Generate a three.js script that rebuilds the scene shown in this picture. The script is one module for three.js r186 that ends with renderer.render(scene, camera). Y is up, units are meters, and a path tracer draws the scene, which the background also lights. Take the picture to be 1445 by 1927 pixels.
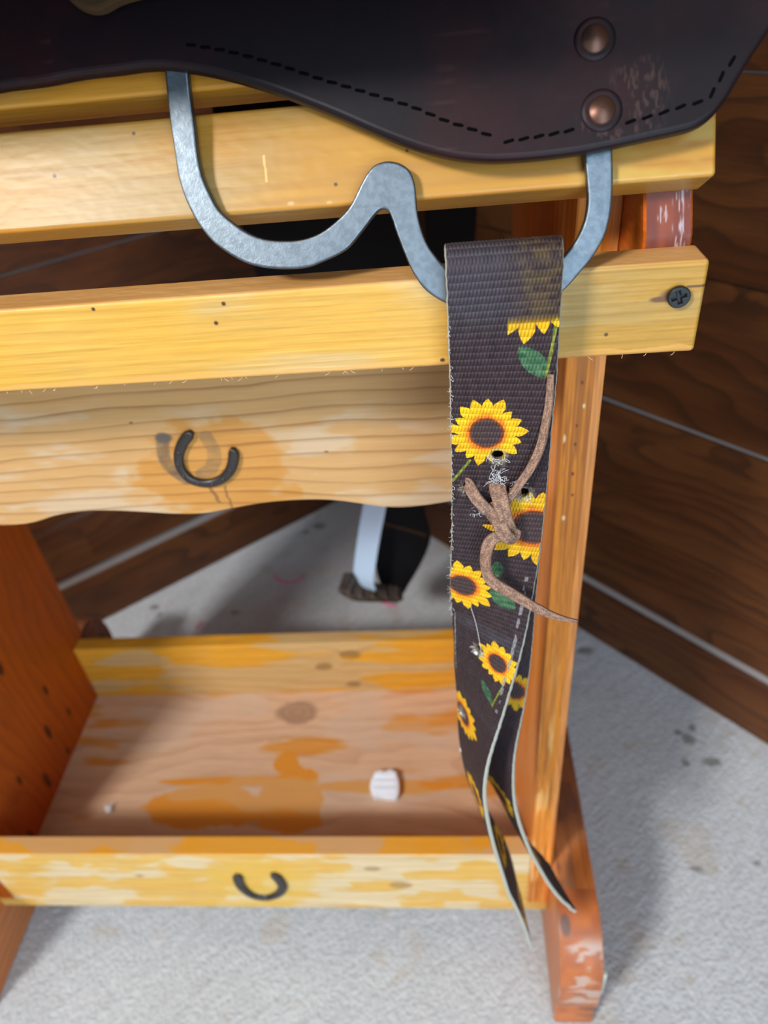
import * as THREE from 'three';
import { RoundedBoxGeometry } from 'three/addons/geometries/RoundedBoxGeometry.js';
import { RectAreaLightUniformsLib } from 'three/addons/lights/RectAreaLightUniformsLib.js';
import { mergeGeometries, toCreasedNormals } from 'three/addons/utils/BufferGeometryUtils.js';

// ---------------------------------------------------------------- camera, light, exposure
// Shapes are written in millimetres; x runs along the saddle stand, z towards the viewer,
// y = 0 near the top slat, the concrete floor at y = -758.
const FLOOR = 758;
const scene = new THREE.Scene();
const camera = new THREE.PerspectiveCamera(69.97, 1445 / 1927, 0.01, 30);
camera.position.set(-0.0609, (113.1 + FLOOR) / 1000, 0.3405);
camera.rotation.set(-0.66869, 0.11724, -0.11455, 'YXZ');
camera.focus = 0.315;
camera.userData.fStop = 7.5;
scene.background = new THREE.Color(0.55, 0.66, 0.85);

const renderer = new THREE.WebGLRenderer();
renderer.toneMapping = THREE.LinearToneMapping;
renderer.toneMappingExposure = 1.14;
renderer.shadowMap.enabled = true;
RectAreaLightUniformsLib.init();

const ROOM = 2900; // ceiling height
// high window in the wall behind the viewer on the left, and a wide glazed door ahead of the stand
const KEY = { at: [-1.49, 2.28, 1.70], size: [0.62, 0.56], color: [1.0, 1.0, 0.99], power: 150 };
const DOOR = { power: 3.3, color: [0.62, 0.81, 1.0] };

// ---------------------------------------------------------------- helpers
const rnd = (seed => () => { seed = (seed * 1664525 + 1013904223) >>> 0; return seed / 4294967296; })(90210);
const hash = (x, y, s) => {
  let h = Math.imul(x, 374761393) ^ Math.imul(y, 668265263) ^ Math.imul(s, 1274126177);
  h = Math.imul(h ^ (h >>> 13), 1274126177); return ((h ^ (h >>> 16)) >>> 0) / 4294967296;
};
const noise = (x, y, s = 0) => {
  const xi = Math.floor(x), yi = Math.floor(y); let fx = x - xi, fy = y - yi;
  fx = fx * fx * (3 - 2 * fx); fy = fy * fy * (3 - 2 * fy);
  const a = hash(xi, yi, s), b = hash(xi + 1, yi, s), c = hash(xi, yi + 1, s), d = hash(xi + 1, yi + 1, s);
  return a + (b - a) * fx + (c - a) * fy + (a - b - c + d) * fx * fy;
};
const fbm = (x, y, s = 0, o = 3) => { let v = 0, a = 0.5, n = 0; for (let i = 0; i < o; i++) { v += a * noise(x, y, s + i * 17); n += a; a *= 0.5; x *= 2.03; y *= 2.03; } return v / n; };
const sstep = (a, b, x) => { const t = Math.min(1, Math.max(0, (x - a) / (b - a))); return t * t * (3 - 2 * t); };
const mix = (a, b, t) => [a[0] + (b[0] - a[0]) * t, a[1] + (b[1] - a[1]) * t, a[2] + (b[2] - a[2]) * t];
const lerp = (a, b, t) => a + (b - a) * t;

function dataTexture(w, h, fn, srgb = true) {
  const d = new Uint8Array(w * h * 4);
  for (let j = 0; j < h; j++) for (let i = 0; i < w; i++) {
    const c = fn((i + 0.5) / w, (j + 0.5) / h), k = (j * w + i) * 4;
    d[k] = Math.max(0, Math.min(255, c[0])); d[k + 1] = Math.max(0, Math.min(255, c[1])); d[k + 2] = Math.max(0, Math.min(255, c[2])); d[k + 3] = 255;
  }
  const t = new THREE.DataTexture(d, w, h);
  t.wrapS = t.wrapT = THREE.RepeatWrapping; t.magFilter = THREE.LinearFilter; t.minFilter = THREE.LinearFilter;
  if (srgb) t.colorSpace = THREE.SRGBColorSpace;
  t.needsUpdate = true; return t;
}
const grey = v => [v * 255, v * 255, v * 255];

// objects -------------------------------------------------------------------------------
const taken = {};
const numbered = n => { const k = taken[n] = (taken[n] ?? -1) + 1; return k ? `${n}_${String(k).padStart(3, '0')}` : n; };
const bases = new WeakMap();
function thing(name, label, category, base, group) {
  const o = new THREE.Group(); o.name = numbered(name);
  o.position.set(base[0] / 1000, (base[1] + FLOOR) / 1000, base[2] / 1000);
  o.userData = { label, category }; if (group) o.userData.group = group;
  bases.set(o, base); scene.add(o); return o;
}
function structure(name, base) {
  const o = new THREE.Group(); o.name = name; o.userData = { kind: 'structure' };
  o.position.set(base[0] / 1000, (base[1] + FLOOR) / 1000, base[2] / 1000);
  bases.set(o, base); scene.add(o); return o;
}
function part(parent, name, geo, mat, label) {   // geometry in scene millimetres
  const b = bases.get(parent); geo = geo.clone();
  geo.translate(-b[0], -b[1], -b[2]); geo.scale(0.001, 0.001, 0.001);
  const m = new THREE.Mesh(geo, mat); m.name = name; m.castShadow = m.receiveShadow = true;
  if (label) m.userData.label = label;
  bases.set(m, b); parent.add(m); return m;
}
// unrolls a box-like geometry: u along the grain g, v across c on the faces that look along p
function unroll(geo, g, c, p, box, L, swap = false) {
  geo = geo.index ? geo.toNonIndexed() : geo;
  const P = geo.attributes.position, N = P.count, uv = new Float32Array(N * 2);
  const A = new THREE.Vector3(), B = new THREE.Vector3(), C = new THREE.Vector3(), n = new THREE.Vector3();
  const ax = ['x', 'y', 'z'];
  for (let i = 0; i < N; i += 3) {
    A.fromBufferAttribute(P, i); B.fromBufferAttribute(P, i + 1); C.fromBufferAttribute(P, i + 2);
    n.crossVectors(B.clone().sub(A), C.clone().sub(A));
    const an = [Math.abs(n.x), Math.abs(n.y), Math.abs(n.z)], k = an.indexOf(Math.max(...an)), sg = Math.sign([n.x, n.y, n.z][k]);
    for (let j = 0; j < 3; j++) {
      const q = [P.getX(i + j), P.getY(i + j), P.getZ(i + j)];
      let u = q[g], v = q[c];
      if (k === c) v = sg > 0 ? box[1][c] + (box[1][p] - q[p]) : box[0][c] - (box[1][p] - q[p]);
      else if (k === g) u = q[p] * 0.4 + box[0][g];
      uv[(i + j) * 2] = (u - box[0][g]) / L[0]; uv[(i + j) * 2 + 1] = (v - box[0][c]) / L[1];
    }
  }
  geo.setAttribute('uv', new THREE.BufferAttribute(uv, 2)); return geo;
}
function board(x0, x1, y0, y1, z0, z1, g, c, p, L, r = 1.2) {
  const geo = new RoundedBoxGeometry(x1 - x0, y1 - y0, z1 - z0, 2, r).translate((x0 + x1) / 2, (y0 + y1) / 2, (z0 + z1) / 2);
  return unroll(geo, g, c, p, [[x0, y0, z0], [x1, y1, z1]], L);
}
const V = (x, y, z) => new THREE.Vector3(x, y, z);
// sweep of a flat rounded section; hint = direction the flat side looks to
function sweep(pts, wide, thick, hint, { n = 48, sides = 12, closed = false, twist, e = 0.22 } = {}) {
  const curve = new THREE.CatmullRomCurve3(pts.map(p => V(...p)), closed, 'centripetal');
  const pos = [], uv = [], idx = [], H = V(...hint).normalize(), len = curve.getLength();
  for (let i = 0; i <= n; i++) {
    const t = i / n, c = curve.getPointAt(t), T = curve.getTangentAt(t);
    const Wv = new THREE.Vector3().crossVectors(H, T).normalize(), Nv = new THREE.Vector3().crossVectors(T, Wv).normalize();
    if (twist) { const a = twist(t); Wv.applyAxisAngle(T, a); Nv.applyAxisAngle(T, a); }
    const w = (typeof wide === 'function' ? wide(t) : wide) / 2, h = (typeof thick === 'function' ? thick(t) : thick) / 2;
    for (let k = 0; k <= sides; k++) {
      const a = k / sides * Math.PI * 2, ca = Math.cos(a), sa = Math.sin(a);
      const q = c.clone().addScaledVector(Wv, w * Math.sign(ca) * Math.abs(ca) ** e).addScaledVector(Nv, h * Math.sign(sa) * Math.abs(sa) ** e);
      pos.push(q.x, q.y, q.z); uv.push(t * len / 20, k / sides);
    }
  }
  const R = sides + 1;
  for (let i = 0; i < n; i++) for (let k = 0; k < sides; k++) { const a = i * R + k, b = a + R; idx.push(a, a + 1, b, b, a + 1, b + 1); }
  if (!closed) for (const e of [0, n]) {
    const c = curve.getPointAt(e / n), base = pos.length / 3; pos.push(c.x, c.y, c.z); uv.push(0, 0);
    for (let k = 0; k < sides; k++) e ? idx.push(base, e * R + k, e * R + k + 1) : idx.push(base, e * R + k + 1, e * R + k);
  }
  const g = new THREE.BufferGeometry(); g.setAttribute('position', new THREE.Float32BufferAttribute(pos, 3));
  g.setAttribute('uv', new THREE.Float32BufferAttribute(uv, 2)); g.setIndex(idx); g.computeVertexNormals(); return g;
}
const spline2 = (pts, n) => new THREE.CatmullRomCurve3(pts.map(p => V(p[0], p[1], 0)), false, 'centripetal').getPoints(n).map(p => new THREE.Vector2(p.x, p.y));

// ---------------------------------------------------------------- wood
/* A board's own colour: growth rings along u, fine fibres, knots, and finish that is there or worn off in patches.
   All lengths in millimetres. */
function pineTexture(o) {
  const { w, h, L, o0 = [0, 0], seed = 1, base, dark, finish, ring = 9, wob = 5, knots = [], patch = 0.5, patchScale = [70, 28], edge = 0.06, marks, fibre = 0.12, line = 0.55, sharp = 2.6, sat = 1.2 } = o;
  return dataTexture(w, h, (uu, vv) => {
    const u = uu * L[0] + o0[0], v = vv * L[1] + o0[1];
    let r = v / ring + wob * (fbm(u / 260, v / 90, seed) - 0.5) + 0.5 * fbm(u / 60, v / 22, seed + 5);
    let kd = 0, kr = 1;
    for (const [ku, kv, ks] of knots) {
      const dx = (u - ku) / (ks * 1.5), dy = (v - kv) / ks, d = Math.hypot(dx, dy) * (0.88 + 0.26 * noise(u / 9 + ku, v / 9, seed + 60));
      r += 1.3 * ks / ring * Math.sign(dy || 1) * Math.exp(-d * d * 0.25) * 0.9;
      if (d < 1.25) { kd = Math.max(kd, 1 - sstep(0.85, 1.25, d)); kr = d; }
    }
    const f = r - Math.floor(r), late = Math.pow(f, sharp) * (1 - sstep(0.93, 1, f));
    let c = mix(base, dark, late * line * (0.55 + 0.9 * noise(u / 90, Math.floor(r) * 3.1, seed + 9)));
    const fib = noise(u / 14, v * 2.6, seed + 2) - 0.5, fib2 = noise(u / 45, v * 1.1, seed + 3) - 0.5;
    const k = 1 + fibre * (fib + 0.8 * fib2);
    if (finish) {
      const m = fbm(u / patchScale[0], v / patchScale[1], seed + 31, 4) + 0.06 * fib2;
      const on = sstep(patch + edge, patch - edge, m) ;
      const fc = mix(finish[0], finish[1], late * line * 0.9);
      c = mix(c, fc, on * (0.75 + 0.25 * noise(u / 20, v / 9, seed + 40)));
    }
    if (kd) c = mix(c, mix(dark, base, 0.25 + 0.3 * Math.sin(kr * 14)).map(q => q * 0.72), kd * 0.55);
    c = c.map(q => q * k);
    if (marks) c = marks(c, u, v);
    const g = 0.3 * c[0] + 0.59 * c[1] + 0.11 * c[2];
    return [g + (c[0] - g) * sat, g + (c[1] - g) * sat, g + (c[2] - g) * sat];
  });
}
const wood = (map, rough = 0.5, coat = 0.25, extra = {}) => new THREE.MeshPhysicalMaterial({ map, roughness: rough, specularIntensity: 0.7, clearcoat: coat * 0.4, clearcoatRoughness: 0.4, ...extra });
// fine orange-peel of brushed varnish and raised fibres
const peel = dataTexture(512, 512, (u, v) => grey(0.75 * fbm(u * 150, v * 30, 71, 2) + 0.25 * noise(u * 40, v * 40, 73)), false);
const speck = (c, u, v, list, col) => { for (const [a, b, ra, rb] of list) { const d = Math.hypot((u - a) / ra, (v - b) / (rb ?? ra)); if (d < 1.3) c = mix(c, col, 1 - sstep(0.6, 1.3, d)); } return c; };

console.log('textures');
const YEL = [[238, 190, 92], [205, 142, 48]];
const T = {};
// lower slat, u: x from -594, v: y from -34 (front) then top edge
T.slat1 = pineTexture({ w: 2048, h: 256, L: [640, 80], o0: [-594, -34], seed: 11, base: [186, 160, 118], dark: [150, 112, 66], finish: [[194, 152, 74], [166, 116, 42]], ring: 4.2, wob: 2.2, patch: 0.70, edge: 0.10, patchScale: [110, 30], line: 0.36, fibre: 0.09,
  marks: (c, u, v) => {
    c = mix(c, [c[0] * 0.84, c[1] * 0.82, c[2] * 0.70], sstep(-30, 0, u + 14 * (noise(u / 9, v / 5, 61) - 0.5)));
    if (v > 3.6 + 1.4 * (noise(u / 9, 3) - 0.5)) c = mix(c, mix([178, 132, 88], [198, 156, 114], noise(u / 30, v / 4, 4)), 0.75);           // top edge, bare
    c = speck(c, u, v, [[30.5, -9.2, 6, 3.0], [24.5, -10.5, 4, 1.2]], [92, 66, 40]);                                                                  // rust round the screw
    if (u > 34 && Math.abs(v + 6.2 - 0.4 * noise(u / 3, 1)) < 0.45) c = [92, 66, 40];                                                              // split at the end
    c = speck(c, u, v, [[5, -24, 0.8], [-150, 0, 0.9], [-155, -8, 0.9], [-205, 1.5, 0.8], [32.5, -12.6, 0.7], [-62, -31, 1.0]], [70, 50, 32]);
    if (v < -31.6 + 1.6 * noise(u / 7, 8)) c = mix(c, [196, 150, 92], 0.6);
    return c;
  } });
T.slat2 = pineTexture({ w: 2048, h: 256, L: [640, 80], o0: [-594, 0], seed: 23, base: [158, 130, 86], dark: [130, 96, 52], finish: [[166, 114, 36], [150, 98, 28]], ring: 8, wob: 4, patch: 0.5, edge: 0.13, patchScale: [150, 60], line: 0.3, fibre: 0.06,
  marks: (c, u, v) => {
    { const on = sstep(-150, -105, u + 26 * (fbm(u / 40, v / 14, 27) - 0.5) - (v - 19) * 0.7) * 0.8; c = mix(c, [184 - 24 * noise(u / 40, v / 3, 28), 132 - 22 * noise(u / 40, v / 3, 28), 46], on * 0.75); c = mix(c, [178, 156, 92], 0.5 * sstep(-20, 5, u) * sstep(0.35, 0.6, fbm(u / 20, v / 8, 29))); }
    c = speck(c, u, v, [[-212, 20, 0.8], [-100, 8, 0.7], [-72, 18, 0.6], [-178, 33, 0.7]], [80, 60, 50]);
    if (Math.abs(u + 127 + (v - 14) * 0.05) < 0.45 && v > 11 && v < 21) c = mix(c, [214, 180, 122], 0.7);
    c = speck(c, u, v, [[-118, 2.4, 1.4, 0.8], [-103, 1.6, 1.2, 0.7], [-60, 20, 3, 0.5]], [186, 152, 108]);
    if (v < 0.8 + 0.6 * noise(u / 5, 5)) c = mix(c, [176, 118, 48], 0.6);
    return c;
  } });
T.slat3 = pineTexture({ w: 1024, h: 256, L: [640, 80], seed: 37, base: [176, 130, 66], dark: [146, 98, 40], finish: [[180, 128, 52], [150, 96, 32]], ring: 9, wob: 3, patch: 0.7, line: 0.4 });
// apron, u: x from -553, v: y from -158
const stainA = [[-235.4, -118.3], [-237.3, -124.0], [-238.7, -131.1], [-238.0, -138.5], [-234.1, -144.5], [-229.2, -149.8]];
const stainB = [[-208.3, -118.7], [-205.8, -127.9], [-207.1, -136.2], [-211.6, -143.3], [-217.9, -146.6]];
const near = (pts, u, v) => { let d = 1e9; for (let i = 0; i + 1 < pts.length; i++) { const [ax, ay] = pts[i], [bx, by] = pts[i + 1]; const t = Math.max(0, Math.min(1, ((u - ax) * (bx - ax) + (v - ay) * (by - ay)) / ((bx - ax) ** 2 + (by - ay) ** 2))); d = Math.min(d, Math.hypot(u - ax - t * (bx - ax), v - ay - t * (by - ay))); } return d; };
T.apron = pineTexture({ w: 1600, h: 420, L: [553, 150], o0: [-553, -184], seed: 52, base: [188, 158, 124], dark: [120, 84, 48], ring: 9.6, wob: 2.6, line: 0.85, sharp: 8, fibre: 0.05, sat: 1.02,
  marks: (c, u, v) => {
    // what is left of the varnish: a band under the slat, a pool round the horseshoe, small islands
    const n = 0.9 * (fbm(u / 42, v / 20, 88, 4) - 0.5), n2 = 0.7 * (fbm(u / 16, v / 9, 89, 3) - 0.5);
    const band = sstep(0.3, -0.25, (-104 - 0.10 * (u + 200) - v) / 40 + n);
    const pool = sstep(1.25, 0.85, Math.hypot((u + 208) / 50, (v + 146) / 38) + n2), isle = sstep(0.44, 0.6, fbm(u / 50, v / 16, 90, 4));
    const m = Math.max(band * 0.6, pool, isle * 0.55), k = noise(u / 30, v / 4, 92);
    c = mix(c, [c[0] * (1.0 - 0.05 * k), c[1] * (0.84 - 0.06 * k), c[2] * (0.54 - 0.1 * k)], m);
    // ghost of rust where the shoe used to sit
    const a = near(stainA, u, v), b = near(stainB, u, v), nn = 0.5 + 0.9 * (fbm(u / 5, v / 4, 91) - 0.2);
    c = mix(c, [78, 66, 58], 0.7 * sstep(5.2, 3.0, a) * nn); c = mix(c, [104, 84, 64], 0.55 * sstep(5.2, 3.6, b) * nn);
    c = speck(c, u, v, [[-235, -118, 5.5, 3.6]], [88, 76, 66]);
    if (v < -150 && v > -170 && Math.abs(u + 216 + (v + 150) * 0.35 + 3 * noise(v / 4, 2)) < 1.3) c = mix(c, [74, 54, 36], 0.45);
    if (v < -156 && Math.abs(u + 204 + 2 * noise(v / 3, 7)) < 0.9) c = mix(c, [74, 54, 36], 0.4);
    return speck(c, u, v, [[-136, -134, 1.4, 0.8], [-252, -106, 1.2, 0.8]], [130, 82, 42]);
  } });
T.panelL = pineTexture({ w: 1024, h: 512, L: [750, 320], o0: [-690, -300], seed: 61, base: [158, 82, 20], dark: [110, 52, 10], finish: [[164, 84, 16], [108, 48, 6]], ring: 16, wob: 5, patch: 0.6, line: 0.45,
  marks: (c, u, v) => speck(c, u, v, [[-470, -150, 11, 5], [-560, -190, 9, 3.5], [-600, -160, 12, 4.5], [-622, -205, 8, 3], [-640, -120, 14, 4], [-655, -60, 9, 4], [-590, -90, 8, 3], [-655, -170, 7, 3], [-520, -60, 10, 4]], [72, 32, 8]) });
// right end panel, u: y, v: z then the front edge
T.panelR = pineTexture({ w: 1024, h: 512, L: [750, 340], o0: [-690, -300], seed: 67, base: [214, 146, 86], dark: [170, 98, 44], finish: [[210, 128, 52], [160, 84, 24]], ring: 13, wob: 2, patch: 0.42, edge: 0.1, patchScale: [160, 12], line: 0.6, fibre: 0.16,
  marks: (c, u, v) => {
    if (v > 0) { // front edge: long streaks, browner above
      const s = noise(u / 120, v * 0.55, 14), q = noise(u / 60, v * 0.9, 15);
      c = mix([212, 134, 44], [178, 112, 50], s); c = mix(c, [150, 92, 40], sstep(0.62, 0.8, q) * 0.7);
      c = mix(c, [222, 178, 124], sstep(0.66, 0.9, noise(u / 45, v * 0.4, 19)) * sstep(-190, -420, u + 120 * noise(u / 30, v / 4, 3)) * 0.8);
      c = c.map(k => k * (1 + 0.16 * (noise(u / 10, v * 2, 22) - 0.5)));
      c = speck(c, u, v, [[-62, 14, 1.1, .6], [-92, 6, 1, .6], [-118, 7, 1.1, .6], [-130, 7, 1.2, .6], [-150, 7, 1.4, .7], [-165, 6, 1, .6]], [96, 48, 20]);
      c = speck(c, u, v, [[-106, 4, 1.6, .8], [-126, 13, 3, .7], [-182, 10, 2, 1]], [236, 204, 170]);
    }
    return c;
  } });
T.rail = pineTexture({ w: 1024, h: 256, L: [553, 130], o0: [-553, -677], seed: 71, base: [204, 184, 150], dark: [174, 136, 92], finish: [[202, 162, 88], [176, 126, 52]], ring: 12, wob: 3, patch: 0.49, edge: 0.06, patchScale: [48, 20], line: 0.4, fibre: 0.1, knots: [[-153, -606, 5], [-128, -640, 7], [-395, -622, 3]],
  marks: (c, u, v) => { if (v > -578) c = mix(c, mix([190, 146, 100], [204, 142, 52], sstep(0.48, 0.56, fbm(u / 60, v / 25, 95))), 0.85); const p = sstep(1.2, 0.8, Math.hypot((u + 272) / 55, (v + 635) / 42) + 0.5 * (fbm(u / 22, v / 16, 96) - .5)); return mix(c, [204, 166, 78], p * 0.5); } });
T.railBack = pineTexture({ w: 1024, h: 256, L: [553, 130], o0: [-553, -677], seed: 77, base: [190, 158, 112], dark: [150, 108, 62], finish: [[204, 148, 52], [172, 110, 30]], ring: 14, wob: 3, patch: 0.53, edge: 0.05, patchScale: [120, 26], line: 0.4, knots: [[-232, -618, 7], [-196, -596, 8], [-197, -655, 6]] });
T.shelf = pineTexture({ w: 1280, h: 600, L: [553, 260], o0: [-553, -270], seed: 81, base: [206, 168, 136], dark: [166, 122, 90], finish: [[206, 136, 54], [170, 96, 28]], ring: 26, wob: 4, patch: 0.36, edge: 0.05, patchScale: [130, 30], line: 0.4, fibre: 0.09, sat: 1.0, knots: [[-270, -232, 17]],
  marks: (c, u, v) => { // spilled stain, a broad lobe in the middle
    const n = 0.55 * (fbm(u / 24, v / 16, 97) - 0.5), d = Math.min(Math.hypot((u + 262) / 44, (v + 108) / 44), Math.hypot((u + 275) / 15, (v + 158) / 15), Math.hypot((u + 360) / 78, (v + 100) / 30), Math.hypot((u + 330) / 110, (v + 134) / 7), Math.hypot((u + 160) / 90, (v + 126) / 9)) + n;
    c = mix(c, [212, 132, 32], sstep(1.0, 0.88, d) * 0.86);
    return mix(c, [196, 176, 160], 0.35 * sstep(0.5, 0.62, fbm(u / 90, v / 40, 99)));
  } });
T.foot = pineTexture({ w: 1400, h: 512, L: [480, 220], o0: [-380, -760], seed: 85, base: [206, 124, 66], dark: [136, 74, 38], finish: [[206, 112, 44], [150, 76, 24]], ring: 15, wob: 4, patch: 0.52, edge: 0.06, patchScale: [60, 30], line: 0.5, sat: 0.92,
  marks: (c, u, v) => {
    if (u < -350) {
      const x = (u + 380) / 0.4; c = mix([196, 106, 48], [160, 84, 46], noise(x / 9, v / 9, 48));
      c = mix(c, [186, 158, 144], 0.85 * sstep(0.44, 0.56, fbm(x / 13, v / 8, 49, 4)) * sstep(26, 38, x + 8 * noise(v / 9, 4)) * sstep(-704, -690, v) * sstep(-592, -606, v));
      c = mix(c, [92, 64, 56], 0.65 * sstep(0.56, 0.66, fbm(x / 26, v / 6, 50, 3)) * sstep(-690, -700, v));
      c = mix(c, [92, 74, 72], 0.75 * sstep(1.1, 0.7, Math.hypot((x - 26) / 5, (v + 588) / 9))); return c;
    }
    if (v > -612 || u > 76) { const q = fbm(u / 26, v / 14, 44, 4); c = mix(c, [186, 152, 134], sstep(0.52, 0.6, q) * sstep(20, 60, u) * 0.85); c = mix(c, [96, 66, 60], sstep(0.58, 0.72, fbm(u / 34, v / 16, 47)) * 0.45); c = mix(c, [92, 54, 42], sstep(-20, -60, u) * 0.55); }  // rear of the top is painted darker for the shade of the post
    return c;
  } });
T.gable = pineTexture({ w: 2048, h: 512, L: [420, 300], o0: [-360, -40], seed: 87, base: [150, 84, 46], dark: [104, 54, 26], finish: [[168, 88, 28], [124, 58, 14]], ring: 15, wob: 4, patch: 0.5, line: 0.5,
  marks: (c, u, v) => { if (u > -340) return c; const x = (u + 360) / 0.4; c = mix([92, 48, 38], [124, 66, 46], noise(x / 3, v / 14, 63)); return mix(c, [176, 176, 186], 0.8 * sstep(0.54, 0.68, 0.6 * fbm(x / 3 + v / 20, v / 10 - x / 8, 65, 3) + 0.4 * noise(x * 2.2, v / 3.5, 67)) * sstep(0, 9, v + 3 * noise(x, 1)) * sstep(22, 26, x)); } });  // pale streaks on the front edge: glossy sheen painted into the colour
const wallTex = [0, 1, 2].map(i => pineTexture({ w: 1024, h: 256, L: [1350, 200], seed: 101 + 7 * i, base: [90, 55, 27], dark: [48, 27, 12], finish: [[74, 41, 16], [44, 23, 8]], ring: 26, wob: 6, patch: 0.5, edge: 0.14, patchScale: [260, 60], line: 0.7, fibre: 0.16, knots: [[260 + 170 * i, 90, 16], [900 - 120 * i, 130, 13], [640, 50 + 20 * i, 9]] }));

const M = {
  slat1: wood(T.slat1, 0.5, 0.3, { bumpMap: peel, bumpScale: 0.0003 }), slat2: wood(T.slat2, 0.42, 0.4, { bumpMap: peel, bumpScale: 0.0002 }), slat3: wood(T.slat3, 0.5, 0.25),
  apron: wood(T.apron, 0.6, 0.1), panelL: wood(T.panelL, 0.5, 0.2), panelR: wood(T.panelR, 0.5, 0.2), rail: wood(T.rail, 0.55, 0.15), railBack: wood(T.railBack, 0.55, 0.15),
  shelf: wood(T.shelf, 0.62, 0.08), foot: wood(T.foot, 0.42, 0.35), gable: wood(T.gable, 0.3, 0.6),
  wall: wallTex.map(t => wood(t, 0.55, 0.15)),
  tongue: new THREE.MeshStandardMaterial({ color: new THREE.Color(0.30, 0.265, 0.245), roughness: 0.8 }),
  plaster: new THREE.MeshStandardMaterial({ color: new THREE.Color(0.40, 0.40, 0.40), roughness: 0.9 }),
  iron: new THREE.MeshStandardMaterial({ color: new THREE.Color(0.06, 0.05, 0.045), metalness: 0.7, roughness: 0.36 }),
  black: new THREE.MeshStandardMaterial({ color: new THREE.Color(0.012, 0.012, 0.013), metalness: 0.3, roughness: 0.45 }),
};

// ---------------------------------------------------------------- the room
const K = [-247, -825], DL = [-0.775, 0.632], DR = [0.7025, 0.7117], SIDE = 2700;
const A_ = [K[0] + SIDE * DL[0], K[1] + SIDE * DL[1]], B_ = [K[0] + SIDE * DR[0], K[1] + SIDE * DR[1]], F_ = [A_[0] + B_[0] - K[0], A_[1] + B_[1] - K[1]];

// concrete slab
{
  const stains = [[238.7, -245.6, 10, 8], [258.8, -209.9, 13, 7], [225.8, -210.2, 5, 5], [201, -74, 10, 4], [270, -80, 6, 3], [-575, -518, 9, 7], [-312, -720, 14, 9], [-336, -705, 9, 6], [248, -262, 6, 7], [228, -255, 6, 6], [-560, -500, 5, 4], [-430, -500, 8, 5], [-520, -30, 5, 3], [-500, -36, 3, 2], [95, -440, 30, 7], [130, -400, 14, 8]];
  const W = 1900, X0 = -1200, Z0 = -1000;
  const floorTex = dataTexture(1100, 1100, (a, b) => {
    const x = X0 + a * W, z = Z0 + b * W;
    const big = fbm(x / 320, z / 320, 201), mid = fbm(x / 60, z / 60, 203), fine = noise(x / 2.6, z / 2.6, 205), broom = noise((x + z) / 3.2, (x - z) / 40, 207);
    let c = mix([180, 182, 184], [200, 202, 204], 0.6 * big + 0.4 * mid); c = c.map(q => q * (1 + 0.10 * (fine - 0.5) + 0.07 * (broom - 0.5)));
    c = mix(c, [176, 160, 140], 0.35 * sstep(0.66, 0.82, fbm(x / 40, z / 40, 211)));
    for (const [sx, sz, rx, rz] of stains) { const d = Math.hypot((x - sx) / rx, (z - sz) / rz) + 0.5 * (noise(x / 5, z / 5, 215) - 0.5); if (d < 1.2) c = mix(c, [108, 106, 102], (1 - sstep(0.5, 1.2, d)) * 0.7); }
    return c;
  });
  const floorBump = dataTexture(1024, 1024, (a, b) => grey(0.5 * noise(a * 160, b * 160, 221) + 0.3 * noise((a + b) * 130, (a - b) * 22, 223) + 0.2 * noise(a * 500, b * 500, 225)), false);
  const geo = new THREE.BoxGeometry(6.4, 0.12, 6.4).toNonIndexed(); geo.translate(-0.35, -0.06, 0.99);
  const P = geo.attributes.position, uv = new Float32Array(P.count * 2), uv1 = new Float32Array(P.count * 2);
  for (let i = 0; i < P.count; i++) { uv[2 * i] = (P.getX(i) * 1000 - X0) / W; uv[2 * i + 1] = (P.getZ(i) * 1000 - Z0) / W; uv1[2 * i] = P.getX(i) / 0.4; uv1[2 * i + 1] = P.getZ(i) / 0.4; }
  geo.setAttribute('uv', new THREE.BufferAttribute(uv, 2)); geo.setAttribute('uv1', new THREE.BufferAttribute(uv1, 2));
  floorBump.channel = 1;
  const floor = new THREE.Mesh(geo, new THREE.MeshStandardMaterial({ map: floorTex, bumpMap: floorBump, bumpScale: 0.0016, roughness: 0.82 }));
  floor.name = 'floor'; floor.userData = { kind: 'structure', label: 'pale grey broomed concrete floor slab with dark spots' }; floor.receiveShadow = floor.castShadow = true; scene.add(floor);
  const ceil = new THREE.Mesh(new THREE.BoxGeometry(6.4, 0.1, 6.4).translate(-0.35, ROOM / 1000 + 0.05, 0.99), M.plaster);
  ceil.name = 'ceiling'; ceil.userData = { kind: 'structure' }; ceil.castShadow = ceil.receiveShadow = true; scene.add(ceil);
}
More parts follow.
